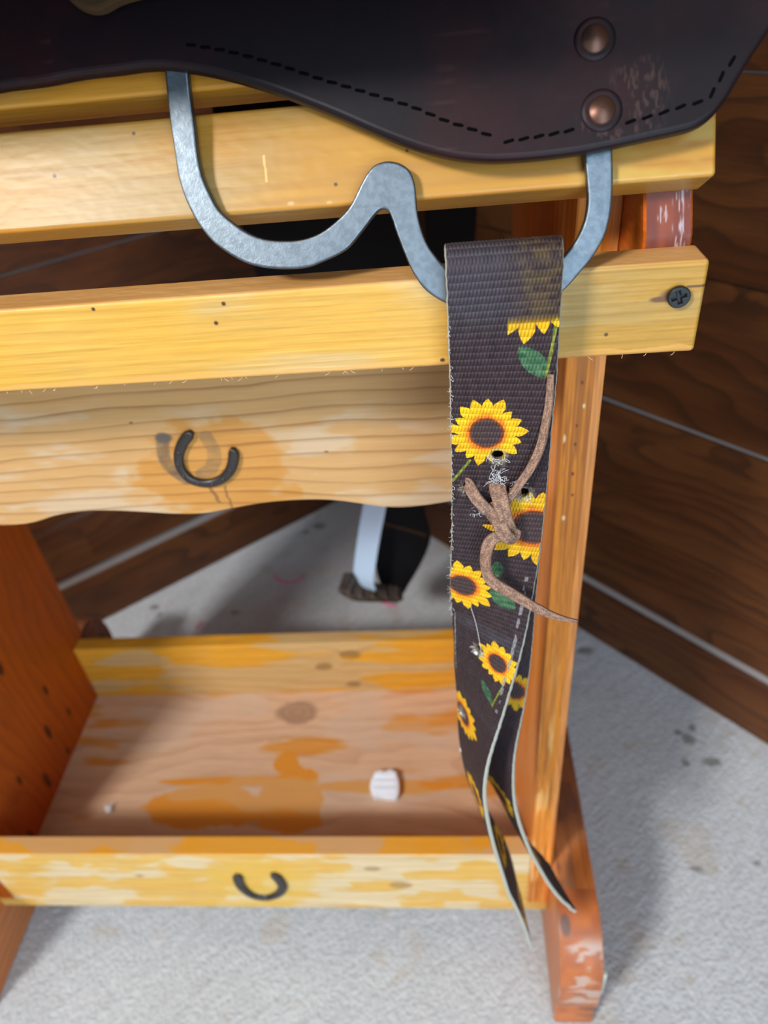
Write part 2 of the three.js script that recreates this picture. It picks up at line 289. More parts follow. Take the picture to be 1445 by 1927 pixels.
// a wall from p0 to p1 with the room on its local +z side
function wallFrame(name, p0, p1) {
  const o = new THREE.Group(); o.name = name; o.userData = { kind: 'structure' };
  const d = [p1[0] - p0[0], p1[1] - p0[1]], l = Math.hypot(...d);
  o.position.set(p0[0] / 1000, 0, p0[1] / 1000); o.rotation.y = Math.atan2(-d[1], d[0]); bases.set(o, [0, 0, 0]); scene.add(o); return [o, l];
}
const heights = { left: [94, 111, 207, 210, 575, 578], right: [96, 112, 403, 408, 575, 577] }; // tongue strips above the floor
function plankWall(name, p0, p1, key, label) {
  const [o, l] = wallFrame(name, p0, p1); o.userData.label = label;
  part(o, 'backing', new THREE.BoxGeometry(l + 120, ROOM, 60).translate(l / 2, ROOM / 2, -53), M.wall[0]);
  // courses: [bottom, top of board, top of the bare tongue above it]
  const C = key === 'left' ? [[0, 93, 111], [111, 206, 210], [210, 404, 407], [407, 575, 579], [579, 750, 752]] : [[0, 97, 113], [113, 226, 227.5], [227.5, 402, 408], [408, 576, 577.5], [577.5, 751, 753]];
  for (let y = C[C.length - 1][2]; y < ROOM - 100; y += 176) C.push([y, y + 174, y + 176]);
  C.forEach(([y0, y1, y2], i) => {
    const L = [1350, 200], off = 90 + 410 * i;
    const g = board(0, l, y0, y1, -20, 0, 0, 1, 2, L, 1.6); const uv = g.attributes.uv; for (let k = 0; k < uv.count; k++) uv.setXY(k, uv.getX(k) + off / 1350, uv.getY(k) + 0.13 * i);
    part(o, 'plank', g, M.wall[(i * 2 + (key === 'left' ? 1 : 0)) % 3]);
    if (y2 - y1 > 1) part(o, 'bare_tongue', new THREE.BoxGeometry(l, y2 - y1 + 4, 12).translate(l / 2, (y1 + y2) / 2, -11), M.tongue);
  });
  return o;
}
plankWall('wall_left', A_, K, 'left', 'brown stained plank wall running into the corner behind the stand');
plankWall('wall_right', K, B_, 'right', 'brown stained plank wall on the right with pale bare joints');
// the two walls behind the viewer: plain, one with a high window, one with a glazed door
function openWall(name, p0, p1, x0, x1, y0, y1) {
  const [o, l] = wallFrame(name, p0, p1);
  const gs = [[0, x0, 0, ROOM], [x1, l, 0, ROOM], [x0, x1, y1, ROOM]]; if (y0 > 0) gs.push([x0, x1, 0, y0]);
  part(o, 'wall_face', mergeGeometries(gs.map(([a, b, c, d]) => new THREE.BoxGeometry(b - a, d - c, 100).translate((a + b) / 2, (c + d) / 2, -50))), M.plaster);
  return [o, l];
}
function glowing(o, name, x0, x1, y0, y1, light, glow, bars) {
  const fr = [];
  const t = 45, bar = (a, b, c, d) => fr.push(new THREE.BoxGeometry(b - a, d - c, 60).translate((a + b) / 2, (c + d) / 2, -50));
  bar(x0, x0 + t, y0, y1); bar(x1 - t, x1, y0, y1); bar(x0 + t, x1 - t, y0, y0 + t); bar(x0 + t, x1 - t, y1 - t, y1);
  for (const q of bars) bar(x0 + t, x1 - t, q - 15, q + 15);
  const f = part(o, 'frame', mergeGeometries(fr), M.plaster);
  const col = new THREE.Color(...light.color);
  const g = part(f, 'window_pane', new THREE.BoxGeometry(x1 - x0 - 2 * t, y1 - y0 - 2 * t, 6).translate((x0 + x1) / 2, (y0 + y1) / 2, -70), new THREE.MeshStandardMaterial({ color: 0x222222, roughness: 0.2, emissive: col, emissiveIntensity: glow }));
  g.name = name;
  const a = new THREE.RectAreaLight(col, light.power, (x1 - x0 - 2 * t) / 1000, (y1 - y0 - 2 * t) / 1000);
  a.position.set((x0 + x1) / 2000, (y0 + y1) / 2000, 0.012); a.rotation.y = Math.PI; o.add(a); return a;
}
{
  // wall_front_left: from F to A; the window stands about 1.45 m along it
  const wx = 1480, wy = 2260;
  const [wl] = openWall('wall_front_left', F_, A_, wx - 275, wx + 275, wy - 250, wy + 250);
  glowing(wl, 'window_pane', wx - 275, wx + 275, wy - 250, wy + 250, KEY, 3, []);
  const [wr, l] = openWall('wall_front_right', B_, F_, 2700 - 1750, 2700 - 450, 0, 2200);
  glowing(wr, 'window_pane', l - 1750, l - 450, 0, 2200, DOOR, 3, [1000]);
}

// ---------------------------------------------------------------- the saddle stand
console.log('stand');
const stand = thing('saddle_stand', 'yellow varnished pine saddle stand with slatted top, scalloped apron and tray shelf', 'saddle stand', [-276, -758, -147]);
const XL = -594, XR = 41.5, SL = [640, 80];
const ZC = -147.5;
function slat(y, z, deg, mat, o0y) {      // y, z: lower front edge; deg: lean from upright
  const g = board(XL, XR, 0, 38, -19, 0, 0, 1, 2, SL, 1.8);
  if (o0y) g.translate(0, 0, 0);
  g.rotateX(-deg * Math.PI / 180); g.translate(0, y, z); return part(stand, 'slat', g, mat);
}
const mirrorZ = g => { const q = g.clone(); q.rotateY(Math.PI); q.translate(XL + XR, 0, 2 * ZC); return q; };
const s1 = slat(-34, 58, 1, M.slat1), s2 = slat(31.5, 47, 30, M.slat2), s3 = slat(71.6, 23.9, 29, M.slat3), s4 = slat(111.7, 0.8, 30, M.slat3);
for (const [y, z, d] of [[-34, 58, 1], [31.5, 47, 30], [71.6, 23.9, 30], [111.7, 0.8, 30]]) {
  const g = board(XL, XR, 0, 38, -19, 0, 0, 1, 2, SL, 1.8); g.rotateX(-d * Math.PI / 180); g.translate(0, y, z); part(stand, 'slat', mirrorZ(g), M.slat3);
}
// black cross-head screw in the lower slat
{
  const disc = new THREE.Shape().absarc(0, 0, 4.4, 0, Math.PI * 2), w = 0.6, l = 2.6, q = [[w, w], [w, l], [-w, l], [-w, w], [-l, w], [-l, -w], [-w, -w], [-w, -l], [w, -l], [w, -w], [l, -w], [l, w]];
  disc.holes.push(new THREE.Path(q.map(([x, y]) => new THREE.Vector2(x * 0.955 - y * 0.296, x * 0.296 + y * 0.955))));
  const rim = new THREE.ExtrudeGeometry(disc, { depth: 0.6, bevelEnabled: true, bevelSize: 0.5, bevelThickness: 0.8, bevelSegments: 4, bevelOffset: -0.5, curveSegments: 28 }).translate(0, 0, 0.6);
  const bed = new THREE.CylinderGeometry(4.2, 4.2, 0.8, 28).rotateX(Math.PI / 2).toNonIndexed().translate(0, 0, 0.1);
  const g = mergeGeometries([rim, bed]); g.translate(31.2, -9.3, 58.2); part(s1, 'screw', g, M.black, 'black cross-head screw');
}
// splinters along the lower slat's lower edge
{
  const gs = [];
  for (let i = 0; i < 46; i++) {
    const x = -330 + rnd() * 365, z = 57.2 + rnd() * 0.8, y = -33.6, l = 0.6 + rnd() * 2.2, a = rnd() * 6;
    gs.push(sweep([[x, y, z], [x + l * 0.5 * Math.cos(a), y - l * 0.3, z + 0.4], [x + l * Math.cos(a), y - l * (0.3 + 0.5 * rnd()), z + 0.7]], 0.18, 0.18, [0, 0, 1], { n: 5, sides: 4 }));
  }
  const m = part(s1, 'splinters', mergeGeometries(gs), new THREE.MeshStandardMaterial({ color: new THREE.Color(0.62, 0.48, 0.3), roughness: 0.9 })); m.userData.kind = 'stuff';
}
// end boards that carry the slats
{
  const pr = [[39, -36], [39, 8], [30.5, 22.6], [-40, 144], [-95, 196], [-147.5, 216]];
  const shape = new THREE.Shape([...pr, ...pr.slice(0, -1).reverse().map(([z, y]) => [2 * ZC - z, y])].map(([z, y]) => new THREE.Vector2(-z, y)));
  for (const x of [20, -592]) {
    const g0 = new THREE.ExtrudeGeometry(shape, { depth: 17, bevelEnabled: true, bevelSize: 1, bevelThickness: 1, bevelSegments: 1 }); g0.translate(0, 0, 1); g0.rotateY(Math.PI / 2); g0.translate(x, 0, 0);
    // after the turn: extrusion along +x, shape's x (= -z) along -z
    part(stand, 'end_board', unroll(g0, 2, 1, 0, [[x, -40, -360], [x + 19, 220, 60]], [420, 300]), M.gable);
  }
}
// end panels
const panelR = part(stand, 'end_panel', board(0, 20, -676, 62, -295, 0, 1, 2, 0, [750, 340], 1), M.panelR);
{ const g = new RoundedBoxGeometry(20, 738, 295, 2, 1).translate(-563, -307, -147.5); part(stand, 'end_panel', unroll(g, 1, 2, 0, [[-573, -690, -300], [-553, 62, 0]], [750, 320]), M.panelL, 'dark orange end panel'); }
// scalloped apron
const wave = [[-553, -178], [-520, -173], [-480, -177], [-440, -181], [-410, -174], [-390, -177.5], [-369, -181.6], [-345.6, -180.4], [-324.4, -174.6], [-304.9, -172.4], [-290.2, -172.7], [-268.7, -174.8], [-244, -177.9], [-224.1, -178.5], [-203.5, -175.1], [-181.4, -171.8], [-160.1, -170.8], [-139.3, -171.9], [-118.9, -176.1], [-104.6, -179.5], [-88.1, -180.4], [-62.2, -177.4], [-40, -173], [-18, -174], [0, -178]];
let apron;
{
  const s = new THREE.Shape([...spline2(wave, 110), new THREE.Vector2(0, -40), new THREE.Vector2(-553, -40)]);
  const g = new THREE.ExtrudeGeometry(s, { depth: 17, bevelEnabled: true, bevelSize: 0.8, bevelThickness: 1, bevelSegments: 1, bevelOffset: -0.8 }); g.translate(0, 0, -50);
  apron = part(stand, 'apron_board', toCreasedNormals(unroll(g, 0, 1, 2, [[-553, -184, -51], [0, -40, -32]], [553, 150]), 0.5), M.apron, 'scalloped apron board');
}
// tray shelf
part(stand, 'shelf_base', board(-573, 20, -692, -676, -295, 0, 0, 2, 1, [553, 260], 1), M.rail);
part(stand, 'shelf_floor', unroll(new RoundedBoxGeometry(553, 8, 246, 2, 0.6).translate(-276.5, -672, -142), 0, 2, 1, [[-553, -676, -270], [0, -668, -19]], [553, 260]), M.shelf, 'worn tray bottom with spilled stain');
const rail = part(stand, 'shelf_rail', board(-553, 0, -676, -577, -19, 0, 0, 1, 2, [553, 130], 1.2), M.rail, 'front rail of the tray');
part(stand, 'shelf_rail', board(-553, 0, -676, -573, -283, -264, 0, 1, 2, [553, 130], 1.2), M.railBack, 'back rail of the tray');
// feet
{
  const half = [[20, -600], [42, -601], [62, -612], [76, -630], [83.5, -655], [84, -680], [81, -712], [77, -716], [78, -735], [80, -757.5]];
  const prof = spline2(half, 60), other = prof.map(p => new THREE.Vector2(2 * ZC - p.x, p.y)).reverse();
  const s = new THREE.Shape([...prof, ...other].map(p => new THREE.Vector2(-p.x, p.y)));
  for (const x of [20.2, -611.2]) {
    const g0 = new THREE.ExtrudeGeometry(s, { depth: 34, bevelEnabled: true, bevelSize: 1.5, bevelThickness: 2, bevelSegments: 2, bevelOffset: -1.5 }); g0.translate(0, 0, 2); g0.rotateY(Math.PI / 2); g0.translate(x, 0, 0);
    const gf = unroll(g0, 2, 1, 0, [[x, -758, -380], [x + 38, -600, 84]], [480, 220]), P = gf.attributes.position, Q = new THREE.Vector3(), R = new THREE.Vector3(), N = new THREE.Vector3();
    for (let i = 0; i < P.count; i += 3) {      // top and front run on as one surface
      Q.fromBufferAttribute(P, i); R.fromBufferAttribute(P, i + 1).sub(Q); N.fromBufferAttribute(P, i + 2).sub(Q); N.crossVectors(R, N).normalize();
      if (Math.abs(N.x) < 0.75 && Math.max(P.getZ(i), P.getZ(i + 1), P.getZ(i + 2)) > 21) for (let j = i; j < i + 3; j++) gf.attributes.uv.setXY(j, (P.getX(j) - x + 20) * 0.4 / 480, (P.getY(j) + 0.5 * (84 - P.getZ(j)) + 760) / 220);
    }
    part(stand, 'foot', toCreasedNormals(gf, 0.5), M.foot);
  }
  part(stand, 'glide_plate', new RoundedBoxGeometry(3.5, 44, 26, 2, 1.4).translate(60.0, -662, 66), new THREE.MeshStandardMaterial({ color: new THREE.Color(0.5, 0.55, 0.47), roughness: 0.5 }), 'small pale plate on the outside of the foot');
}
// horseshoes nailed on as ornaments
function horseshoe(parent, pts, z, wide, label) {
  const g = [sweep(pts.map(([x, y]) => [x, y, z + 1.6]), t => wide * (1 + 0.10 * Math.cos(t * Math.PI * 2)) * Math.min(1, 0.45 + 14 * Math.min(t, 1 - t)), 4.2, [0, 0, 1], { n: 60, sides: 14, e: 0.8 })];
  const m = part(parent, 'horseshoe', mergeGeometries(g), M.iron, label);
  const c = new THREE.CatmullRomCurve3(pts.map(([x, y]) => V(x, y, z + 3.5)), false, 'centripetal');
  for (const t of [0.2, 0.3, 0.4, 0.52, 0.62, 0.72, 0.82]) { const p = c.getPointAt(t); part(m, 'nail_head', new THREE.SphereGeometry(1.15, 10, 6).scale(1, 1.2, 0.8).translate(p.x, p.y, p.z), M.iron); }
  return m;
}
horseshoe(apron, [[-215.6, -113.7], [-223.2, -121.3], [-228.7, -131.6], [-229.4, -140.5], [-226.3, -148.2], [-219.9, -151.9], [-212.4, -152.3], [-204.7, -149.4], [-198.0, -142.7], [-194.0, -133.7], [-192.8, -127.0]], -32, 6.4, 'small dark iron horseshoe hanging askew');
horseshoe(rail, [[-290.0, -615.4], [-292.6, -630.1], [-291.0, -646.6], [-285.4, -659.6], [-277.0, -665.6], [-267.9, -665.4], [-256.6, -657.5], [-249.0, -642.3], [-249.4, -627.3], [-253.6, -612.5]], 0, 10, 'small dark iron horseshoe on the tray rail');

// ---------------------------------------------------------------- the saddle
console.log('saddle');
const leatherTex = dataTexture(768, 768, (u, v) => {
  const px = u * 200, py = v * 200, sc = Math.max(sstep(14, 6, Math.hypot(px - 10, (py - 26) * 0.8)), sstep(9.2, 7.4, Math.abs(Math.hypot(px - 197.2, py - 20.7) - 0.4)) * sstep(28, 18, py), sstep(2.2, 0.8, Math.abs(py - 13.5 - (px - 2) * 0.16)) * sstep(22, 12, px));
  const m = fbm(u * 4, v * 4, 301, 4), f = fbm(u * 60, v * 60, 303), s = noise(u * 14, v * 90, 305);
  let c = mix([21, 14, 17], [36, 15, 17], sstep(0.32, 0.68, m)); c = c.map(q => q * (0.9 + 0.2 * f)); return mix(c, [64, 46, 40], Math.max(0.3 * sstep(0.76, 0.92, s) * sstep(0.5, 0.6, m), 0.75 * sc * sstep(0.52, 0.72, fbm(u * 190, v * 70, 307, 2))));
});
const leatherBump = dataTexture(512, 512, (u, v) => grey(0.6 * fbm(u * 90, v * 90, 311) + 0.4 * fbm(u * 24, v * 24, 313)), false);
M.leather = new THREE.MeshPhysicalMaterial({ map: leatherTex, bumpMap: leatherBump, bumpScale: 0.00006, roughness: 0.46, specularIntensity: 0.45 });
M.leatherBlack = new THREE.MeshPhysicalMaterial({ color: new THREE.Color(0.006, 0.0055, 0.006), roughness: 0.6, specularIntensity: 0.3, bumpMap: leatherBump, bumpScale: 0.0004 });
M.thread = new THREE.MeshPhysicalMaterial({ color: new THREE.Color(0.0015, 0.0012, 0.0015), roughness: 0.95, specularIntensity: 0.1 });
M.suede = new THREE.MeshPhysicalMaterial({ color: new THREE.Color(0.055, 0.031, 0.014), roughness: 0.95, specularIntensity: 0.15 });
M.fleece = new THREE.MeshStandardMaterial({ color: new THREE.Color(0.2, 0.17, 0.13), roughness: 1 });
const saddle = thing('saddle', 'dark brown leather western saddle resting on the slats of the stand', 'saddle', [-276, 31, -147]);
// skirt plane: leaning 30 degrees like the slats
const SP = [38.5, 59.1], sinS = 0.5, cosS = 0.8660254;
const skirtEdge = [[-235.0, 46.4], [-222.1, 47.8], [-205.4, 48.2], [-190.8, 49.3], [-176.5, 49.5], [-166.4, 49.8], [-158.4, 49.3], [-150.5, 47.8], [-140.8, 45.4], [-129.2, 41.6], [-117.8, 37.2], [-106.4, 32.1], [-95.1, 26.8], [-83.8, 21.1], [-72.5, 15.9], [-63.1, 12.2], [-53.6, 9.4], [-42.3, 7.6], [-31.0, 7.1], [-19.8, 7.2], [-8.6, 7.8], [2.4, 9.0], [13.4, 10.4], [22.4, 11.5], [29.6, 12.9], [34.9, 15.9], [39.3, 20.7], [43.3, 26.8], [47.1, 32.8], [53.0, 41.1]];
const skirtOutline = [[-560, 150], [-552, 80], [-520, 45], [-470, 32], [-400, 36], [-320, 43], [-270, 45], ...skirtEdge, [62, 56], [72, 80], [76, 110], [76, 150]];
const onSkirt = g => { g.rotateX(-Math.PI / 6); g.translate(0, SP[0], SP[1]); return g; };   // local x, s, normal -> scene
function uvPlane(g, s) { const P = g.attributes.position, uv = new Float32Array(P.count * 2); for (let i = 0; i < P.count; i++) { uv[2 * i] = P.getX(i) / s; uv[2 * i + 1] = (P.getY(i) + P.getZ(i) * 0.7) / s; } g.setAttribute('uv', new THREE.BufferAttribute(uv, 2)); return g; }
const skirtGeo = (() => {
  const s = new THREE.Shape(spline2(skirtOutline, 220));
  const g = new THREE.ExtrudeGeometry(s, { depth: 2.4, bevelEnabled: true, bevelSize: 2.2, bevelThickness: 2.2, bevelSegments: 4, bevelOffset: -2.2 });
  g.translate(0, 0, -3.4); return uvPlane(g, 200);
})();
const skirt = part(saddle, 'skirt', onSkirt(skirtGeo.clone()), M.leather, 'dark brown leather skirt');
{ // wool lining behind the skirt, set in from the edge
  const s = new THREE.Shape(spline2(skirtOutline.map(([x, y]) => [x > -100 ? x - 4 : x + 4, y + 5]), 160));
  const g = new THREE.ExtrudeGeometry(s, { depth: 1.4, bevelEnabled: true, bevelSize: 1.2, bevelThickness: 1, bevelSegments: 2 }); g.translate(0, 0, -7.2);
  part(saddle, 'fleece_lining', onSkirt(uvPlane(g, 200)), M.fleece);
}
const farSide = g => { const q = g.clone(); q.rotateY(Math.PI); q.translate(-552, 0, 2 * ZC); return q; };
part(saddle, 'skirt', farSide(onSkirt(skirtGeo.clone())), M.leather);
// stitches
const stitchGeo = new THREE.CapsuleGeometry(0.75, 2.6, 3, 6).rotateZ(Math.PI / 2).scale(0.001, 0.001, 0.001);
function stitches(pts) {
  const c = new THREE.CatmullRomCurve3(pts.map(p => V(p[0], p[1], 0.95)), false, 'centripetal'), n = Math.round(c.getLength() / 5.4);
  const rot = new THREE.Matrix4().makeRotationX(-Math.PI / 6), b = bases.get(skirt);
  for (let i = 0; i <= n; i++) {
    const p = c.getPointAt(i / n), t = c.getTangentAt(i / n), m = new THREE.Mesh(stitchGeo, M.thread); m.name = 'stitch'; m.castShadow = m.receiveShadow = true;
    p.applyMatrix4(rot); m.position.set((p.x - b[0]) / 1000, (p.y + SP[0] - b[1]) / 1000, (p.z + SP[1] - b[2]) / 1000);
    m.rotation.set(-Math.PI / 6, 0, Math.atan2(t.y, t.x) + 0.12, 'XYZ'); bases.set(m, b); skirt.add(m);
  }
}
stitches([[-147.4, 55.3], [-136.2, 52.5], [-124.7, 48.9], [-113.3, 44.7], [-102.0, 40.1], [-90.6, 35.9], [-79.3, 31.7], [-68.1, 27.3], [-56.9, 21.9], [-49.5, 19.0], [-43.0, 16.3]]);
stitches([[-35.2, 13.3], [-27.1, 13.9], [-19.6, 14.5], [-14.1, 15.1]]);
stitches([[7.0, 16.3], [15.2, 17.7], [24.2, 19.7], [33.1, 21.7], [35.7, 25.3], [38.7, 30.1], [40.9, 32.8]]);
// rivets
{
  const ring = new THREE.LatheGeometry([[0, 0.4], [3, 0.5], [5.6, 0.8], [6.6, 0.6], [7.2, 0.0], [7.3, -0.8]].reverse().map(p => new THREE.Vector2(...p)), 32).rotateX(Math.PI / 2);
  const tip = new THREE.LatheGeometry([[0, 2.2], [1.4, 2.1], [2.8, 1.7], [4.2, 1.1], [4.9, 0.6], [5.0, 0]].reverse().map(p => new THREE.Vector2(...p)), 24).rotateX(Math.PI / 2);
  const copper = new THREE.MeshStandardMaterial({ color: new THREE.Color(0.10, 0.048, 0.032), metalness: 0.8, roughness: 0.4 });
  for (const [x, y] of [[-4.9, 44.0], [-2.8, 20.7]]) {
    const r = part(skirt, 'rivet', onSkirt(ring.clone().translate(x, y, 1.2)), M.leather);
    part(r, 'rivet_tip', onSkirt(tip.clone().translate(x, y, 1.2)), copper, 'copper rivet tip');
  }
}
// rigging plate
const RP = [31.5, 52], ra = Math.atan(0.42);
const ringO = [[-159.6, 55.1], [-160.0, 44.2], [-160.1, 35.3], [-159.9, 25.2], [-159.7, 16.8], [-158.5, 10.2], [-156.6, 4.3], [-153.8, -1.7], [-149.3, -7.9], [-142.5, -13.4], [-136.2, -16.9], [-129.4, -18.9], [-118.5, -20.0], [-112.6, -19.7], [-106.1, -17.9], [-99.6, -15.5], [-95.9, -13.4], [-89.7, -7.3], [-84.9, -2.3], [-83.2, -1.1], [-81.7, -0.9], [-80.2, -1.7], [-79.1, -3.9], [-77.6, -9.1], [-75.3, -16.0], [-71.9, -24.6], [-67.5, -31.2], [-61.5, -35.8], [-57.5, -37.8], [-51.4, -40.4], [-41.2, -42.5], [-30.9, -42.1], [-22.8, -39.7], [-14.7, -35.1], [-8.8, -29.3], [-3.3, -23.0], [0.9, -15.7], [2.7, -8.4], [3.3, 0.7], [2.9, 13.2], [2.6, 26]];
const ringI = [[-150.8, 54.3], [-151.1, 43.5], [-150.9, 34.5], [-151.0, 23.6], [-150.3, 16.1], [-148.1, 9.4], [-145.3, 3.5], [-140.1, -1.7], [-135.2, -5.4], [-129.2, -8.1], [-120.6, -9.5], [-113.7, -9.4], [-107.3, -7.8], [-100.8, -4.2], [-94.8, 0.8], [-89.6, 8.7], [-86.9, 12.3], [-83.7, 14.8], [-79.3, 15.6], [-74.8, 14.5], [-71.3, 11.9], [-69.6, 7.5], [-69.2, 2.5], [-69.1, -1.6], [-68.3, -7.0], [-65.9, -14.4], [-62.8, -19.2], [-59.2, -23.5], [-54.0, -28.0], [-47.0, -31.6], [-38.9, -32.9], [-29.8, -32.3], [-21.7, -29.0], [-14.7, -22.7], [-9.8, -16.8], [-6.9, -10.5], [-5.8, -4.1], [-6.3, 3.2], [-7.4, 14.0], [-7.8, 26]];
{
  const metalRough = dataTexture(512, 512, (u, v) => { const m = fbm(u * 26, v * 26, 331, 4), s = noise(u * 40, v * 8, 333); const q = 0.42 + 0.10 * (m - 0.5) + 0.04 * s; return [q * 255, q * 255, q * 255]; }, false);
  const metalTex = dataTexture(512, 512, (u, v) => { const m = fbm(u * 30, v * 30, 335, 4), b = fbm(u * 9, v * 9, 337); return mix([94, 101, 107], [110, 118, 124], sstep(0.3, 0.7, m) * 0.6 + 0.4 * b); });
  const metalBump = dataTexture(512, 512, (u, v) => grey(0.7 * fbm(u * 70, v * 70, 341, 3) + 0.3 * noise(u * 250, v * 250, 343)), false);
  M.zinc = new THREE.MeshStandardMaterial({ map: metalTex, roughnessMap: metalRough, roughness: 1, metalness: 1, bumpMap: metalBump, bumpScale: 0.00005 });
  const pts = [...spline2(ringO, 260), ...spline2(ringI, 260).reverse()];
  const g = new THREE.ExtrudeGeometry(new THREE.Shape(pts), { depth: 2.2, bevelEnabled: true, bevelSize: 0.9, bevelThickness: 0.9, bevelSegments: 3, bevelOffset: -0.9 });
  g.translate(0, 0, -3.1); uvPlane(g, 60); g.rotateX(-ra); g.translate(0, RP[0], RP[1]);
  part(saddle, 'rigging_plate', g, M.zinc, 'flat zinc rigging plate with two open loops');
}
// near fender folded up over the seat, out of view; its overhang is shaped to shade the skirt
{
  const prof = spline2([[-8, 92], [10, 87], [40, 69], [68, 53], [82, 49], [92, 58], [90, 90], [75, 150], [40, 205], [-6, 235]], 60);
  const s = new THREE.Shape(prof.map(p => new THREE.Vector2(-p.x, p.y)));
  const g0 = new THREE.ExtrudeGeometry(s, { depth: 420, steps: 1, bevelEnabled: true, bevelSize: 8, bevelThickness: 12, bevelSegments: 4, bevelOffset: -8 });
  g0.rotateY(Math.PI / 2);                       // local: x = along, y = up the skirt, z = off the skirt
  const g = uvPlane(g0, 200); g.translate(-440, 0, 0); onSkirt(g); part(saddle, 'fender', g, M.leatherBlack);
  const f = new THREE.Shape(spline2([[-196, 92], [-189, 80], [-182, 73], [-176, 71.5], [-168, 74], [-150, 76], [-120, 78], [-96, 82], [-92, 92]], 40));
  const fg = new THREE.ExtrudeGeometry(f, { depth: 3, bevelEnabled: true, bevelSize: 1.2, bevelThickness: 1.2, bevelSegments: 2 }); fg.translate(0, -6, 9); part(saddle, 'suede_flap', onSkirt(uvPlane(fg, 100)), M.suede, 'brown suede flap edge');
}
// seat, swell, cantle and horn (above the picture)
{
  const rows = 40, cols = 28, pos = [], idx = [], uv = [];
  for (let i = 0; i <= rows; i++) for (let j = 0; j <= cols; j++) {
    const t = i / rows, x = -540 + t * 570, a = (j / cols - 0.5) * Math.PI * 0.94;
    const h = 250 + 95 * Math.exp(-(((x + 500) / 55) ** 2)) + 85 * Math.exp(-(((x + 60) / 60) ** 2)), wd = 150 - 18 * Math.cos(t * Math.PI * 2);
    pos.push(x, 60 + (h - 60) * Math.cos(a) ** 0.75, ZC + wd * Math.sin(a) * (1 + 0.12 * Math.cos(a))); uv.push(x / 200, a);
  }
  for (let i = 0; i < rows; i++) for (let j = 0; j < cols; j++) { const a = i * (cols + 1) + j, b = a + cols + 1; idx.push(a, a + 1, b, b, a + 1, b + 1); }
  const g = new THREE.BufferGeometry(); g.setAttribute('position', new THREE.Float32BufferAttribute(pos, 3)); g.setAttribute('uv', new THREE.Float32BufferAttribute(uv, 2)); g.setIndex(idx); g.computeVertexNormals();
  part(saddle, 'seat', g, new THREE.MeshPhysicalMaterial({ map: leatherTex, roughness: 0.45, side: THREE.DoubleSide }));
  part(saddle, 'horn', new THREE.LatheGeometry([[0, 96], [26, 94], [34, 88], [30, 80], [17, 70], [15, 30], [24, 0], [30, -20]].map(p => new THREE.Vector2(...p)), 28).rotateZ(-0.25).translate(-55, 325, ZC), M.leather);
}
// far fender, black leather behind the stand
{
  const s = new THREE.Shape(spline2([[-250, 120], [-256, 0], [-250, -110], [-238, -190], [-205, -270], [-178, -330], [-165, -400], [-160, -430], [-118, -430], [-112, -400], [-100, -330], [-72, -260], [-40, -190], [-27, -110], [-30, 0], [-36, 120]], 120));
  const g = new THREE.ExtrudeGeometry(s, { depth: 4, bevelEnabled: true, bevelSize: 1.4, bevelThickness: 1.2, bevelSegments: 2 }); g.translate(0, 0, -386);
  const f = part(saddle, 'fender', uvPlane(g, 200), M.leatherBlack, 'black far fender');
  part(f, 'stirrup_leather', board(-80, -74, -300, 100, -380, -377.5, 1, 0, 2, [100, 100], 0.8), M.suede);
}

// ---------------------------------------------------------------- the far stirrup
{
  const st = thing('stirrup', 'metal stirrup with dark leather lining hanging behind the stand, below the apron', 'stirrup', [-150, -640, -395]);
  // outer band, curved outwards
  const band = sweep([[-152, -425, -392], [-158, -455, -388], [-168, -495, -384], [-179, -545, -380], [-184, -575, -379], [-182, -592, -380]], 33, 2.6, [-0.5, 0.15, 0.86], { n: 40 });
  part(st, 'side_band', band, new THREE.MeshStandardMaterial({ color: new THREE.Color(0.62, 0.76, 0.92), metalness: 0.25, roughness: 0.4 }), 'silver side band');
  const tread = sweep([[-209, -574, -374], [-198, -593, -378], [-178, -607, -386], [-158, -620, -396], [-140, -632, -404]], t => 30 - 10 * t, 17, [0.3, 1, 0.5], { n: 36, sides: 14 });
  part(st, 'tread', tread, new THREE.MeshStandardMaterial({ map: dataTexture(128, 128, (u, v) => mix([44, 34, 32], [116, 98, 78], sstep(0.52, 0.7, fbm(u * 7, v * 9, 351, 3)))), roughness: 0.85 }), 'leather wrapped tread');
  const inner = new THREE.Shape(spline2([[-160, -430], [-133, -436], [-104, -440], [-97, -490], [-92, -528], [-98, -552], [-112, -585], [-126, -612], [-140, -636], [-152, -634], [-164, -612], [-168, -575], [-164, -530], [-158, -490], [-160, -430]], 90));
  const g = new THREE.ExtrudeGeometry(inner, { depth: 5, bevelEnabled: true, bevelSize: 1.6, bevelThickness: 1.6, bevelSegments: 3 }); g.translate(0, 0, -412);
  const lin = part(st, 'side_lining', uvPlane(g, 150), M.leatherBlack, 'black leather lined side');
  part(lin, 'seam', sweep([[-158, -494, -405], [-140, -504, -405], [-118, -513, -405], [-96, -523, -405]], 3.4, 1.8, [0, 0, 1], { n: 16, sides: 6 }), M.suede);
  part(st, 'top_bar', sweep([[-150, -426, -392], [-135, -415, -398], [-115, -420, -408]], 30, 4, [0.3, 1, 0.3], { n: 20 }), M.leatherBlack);
}

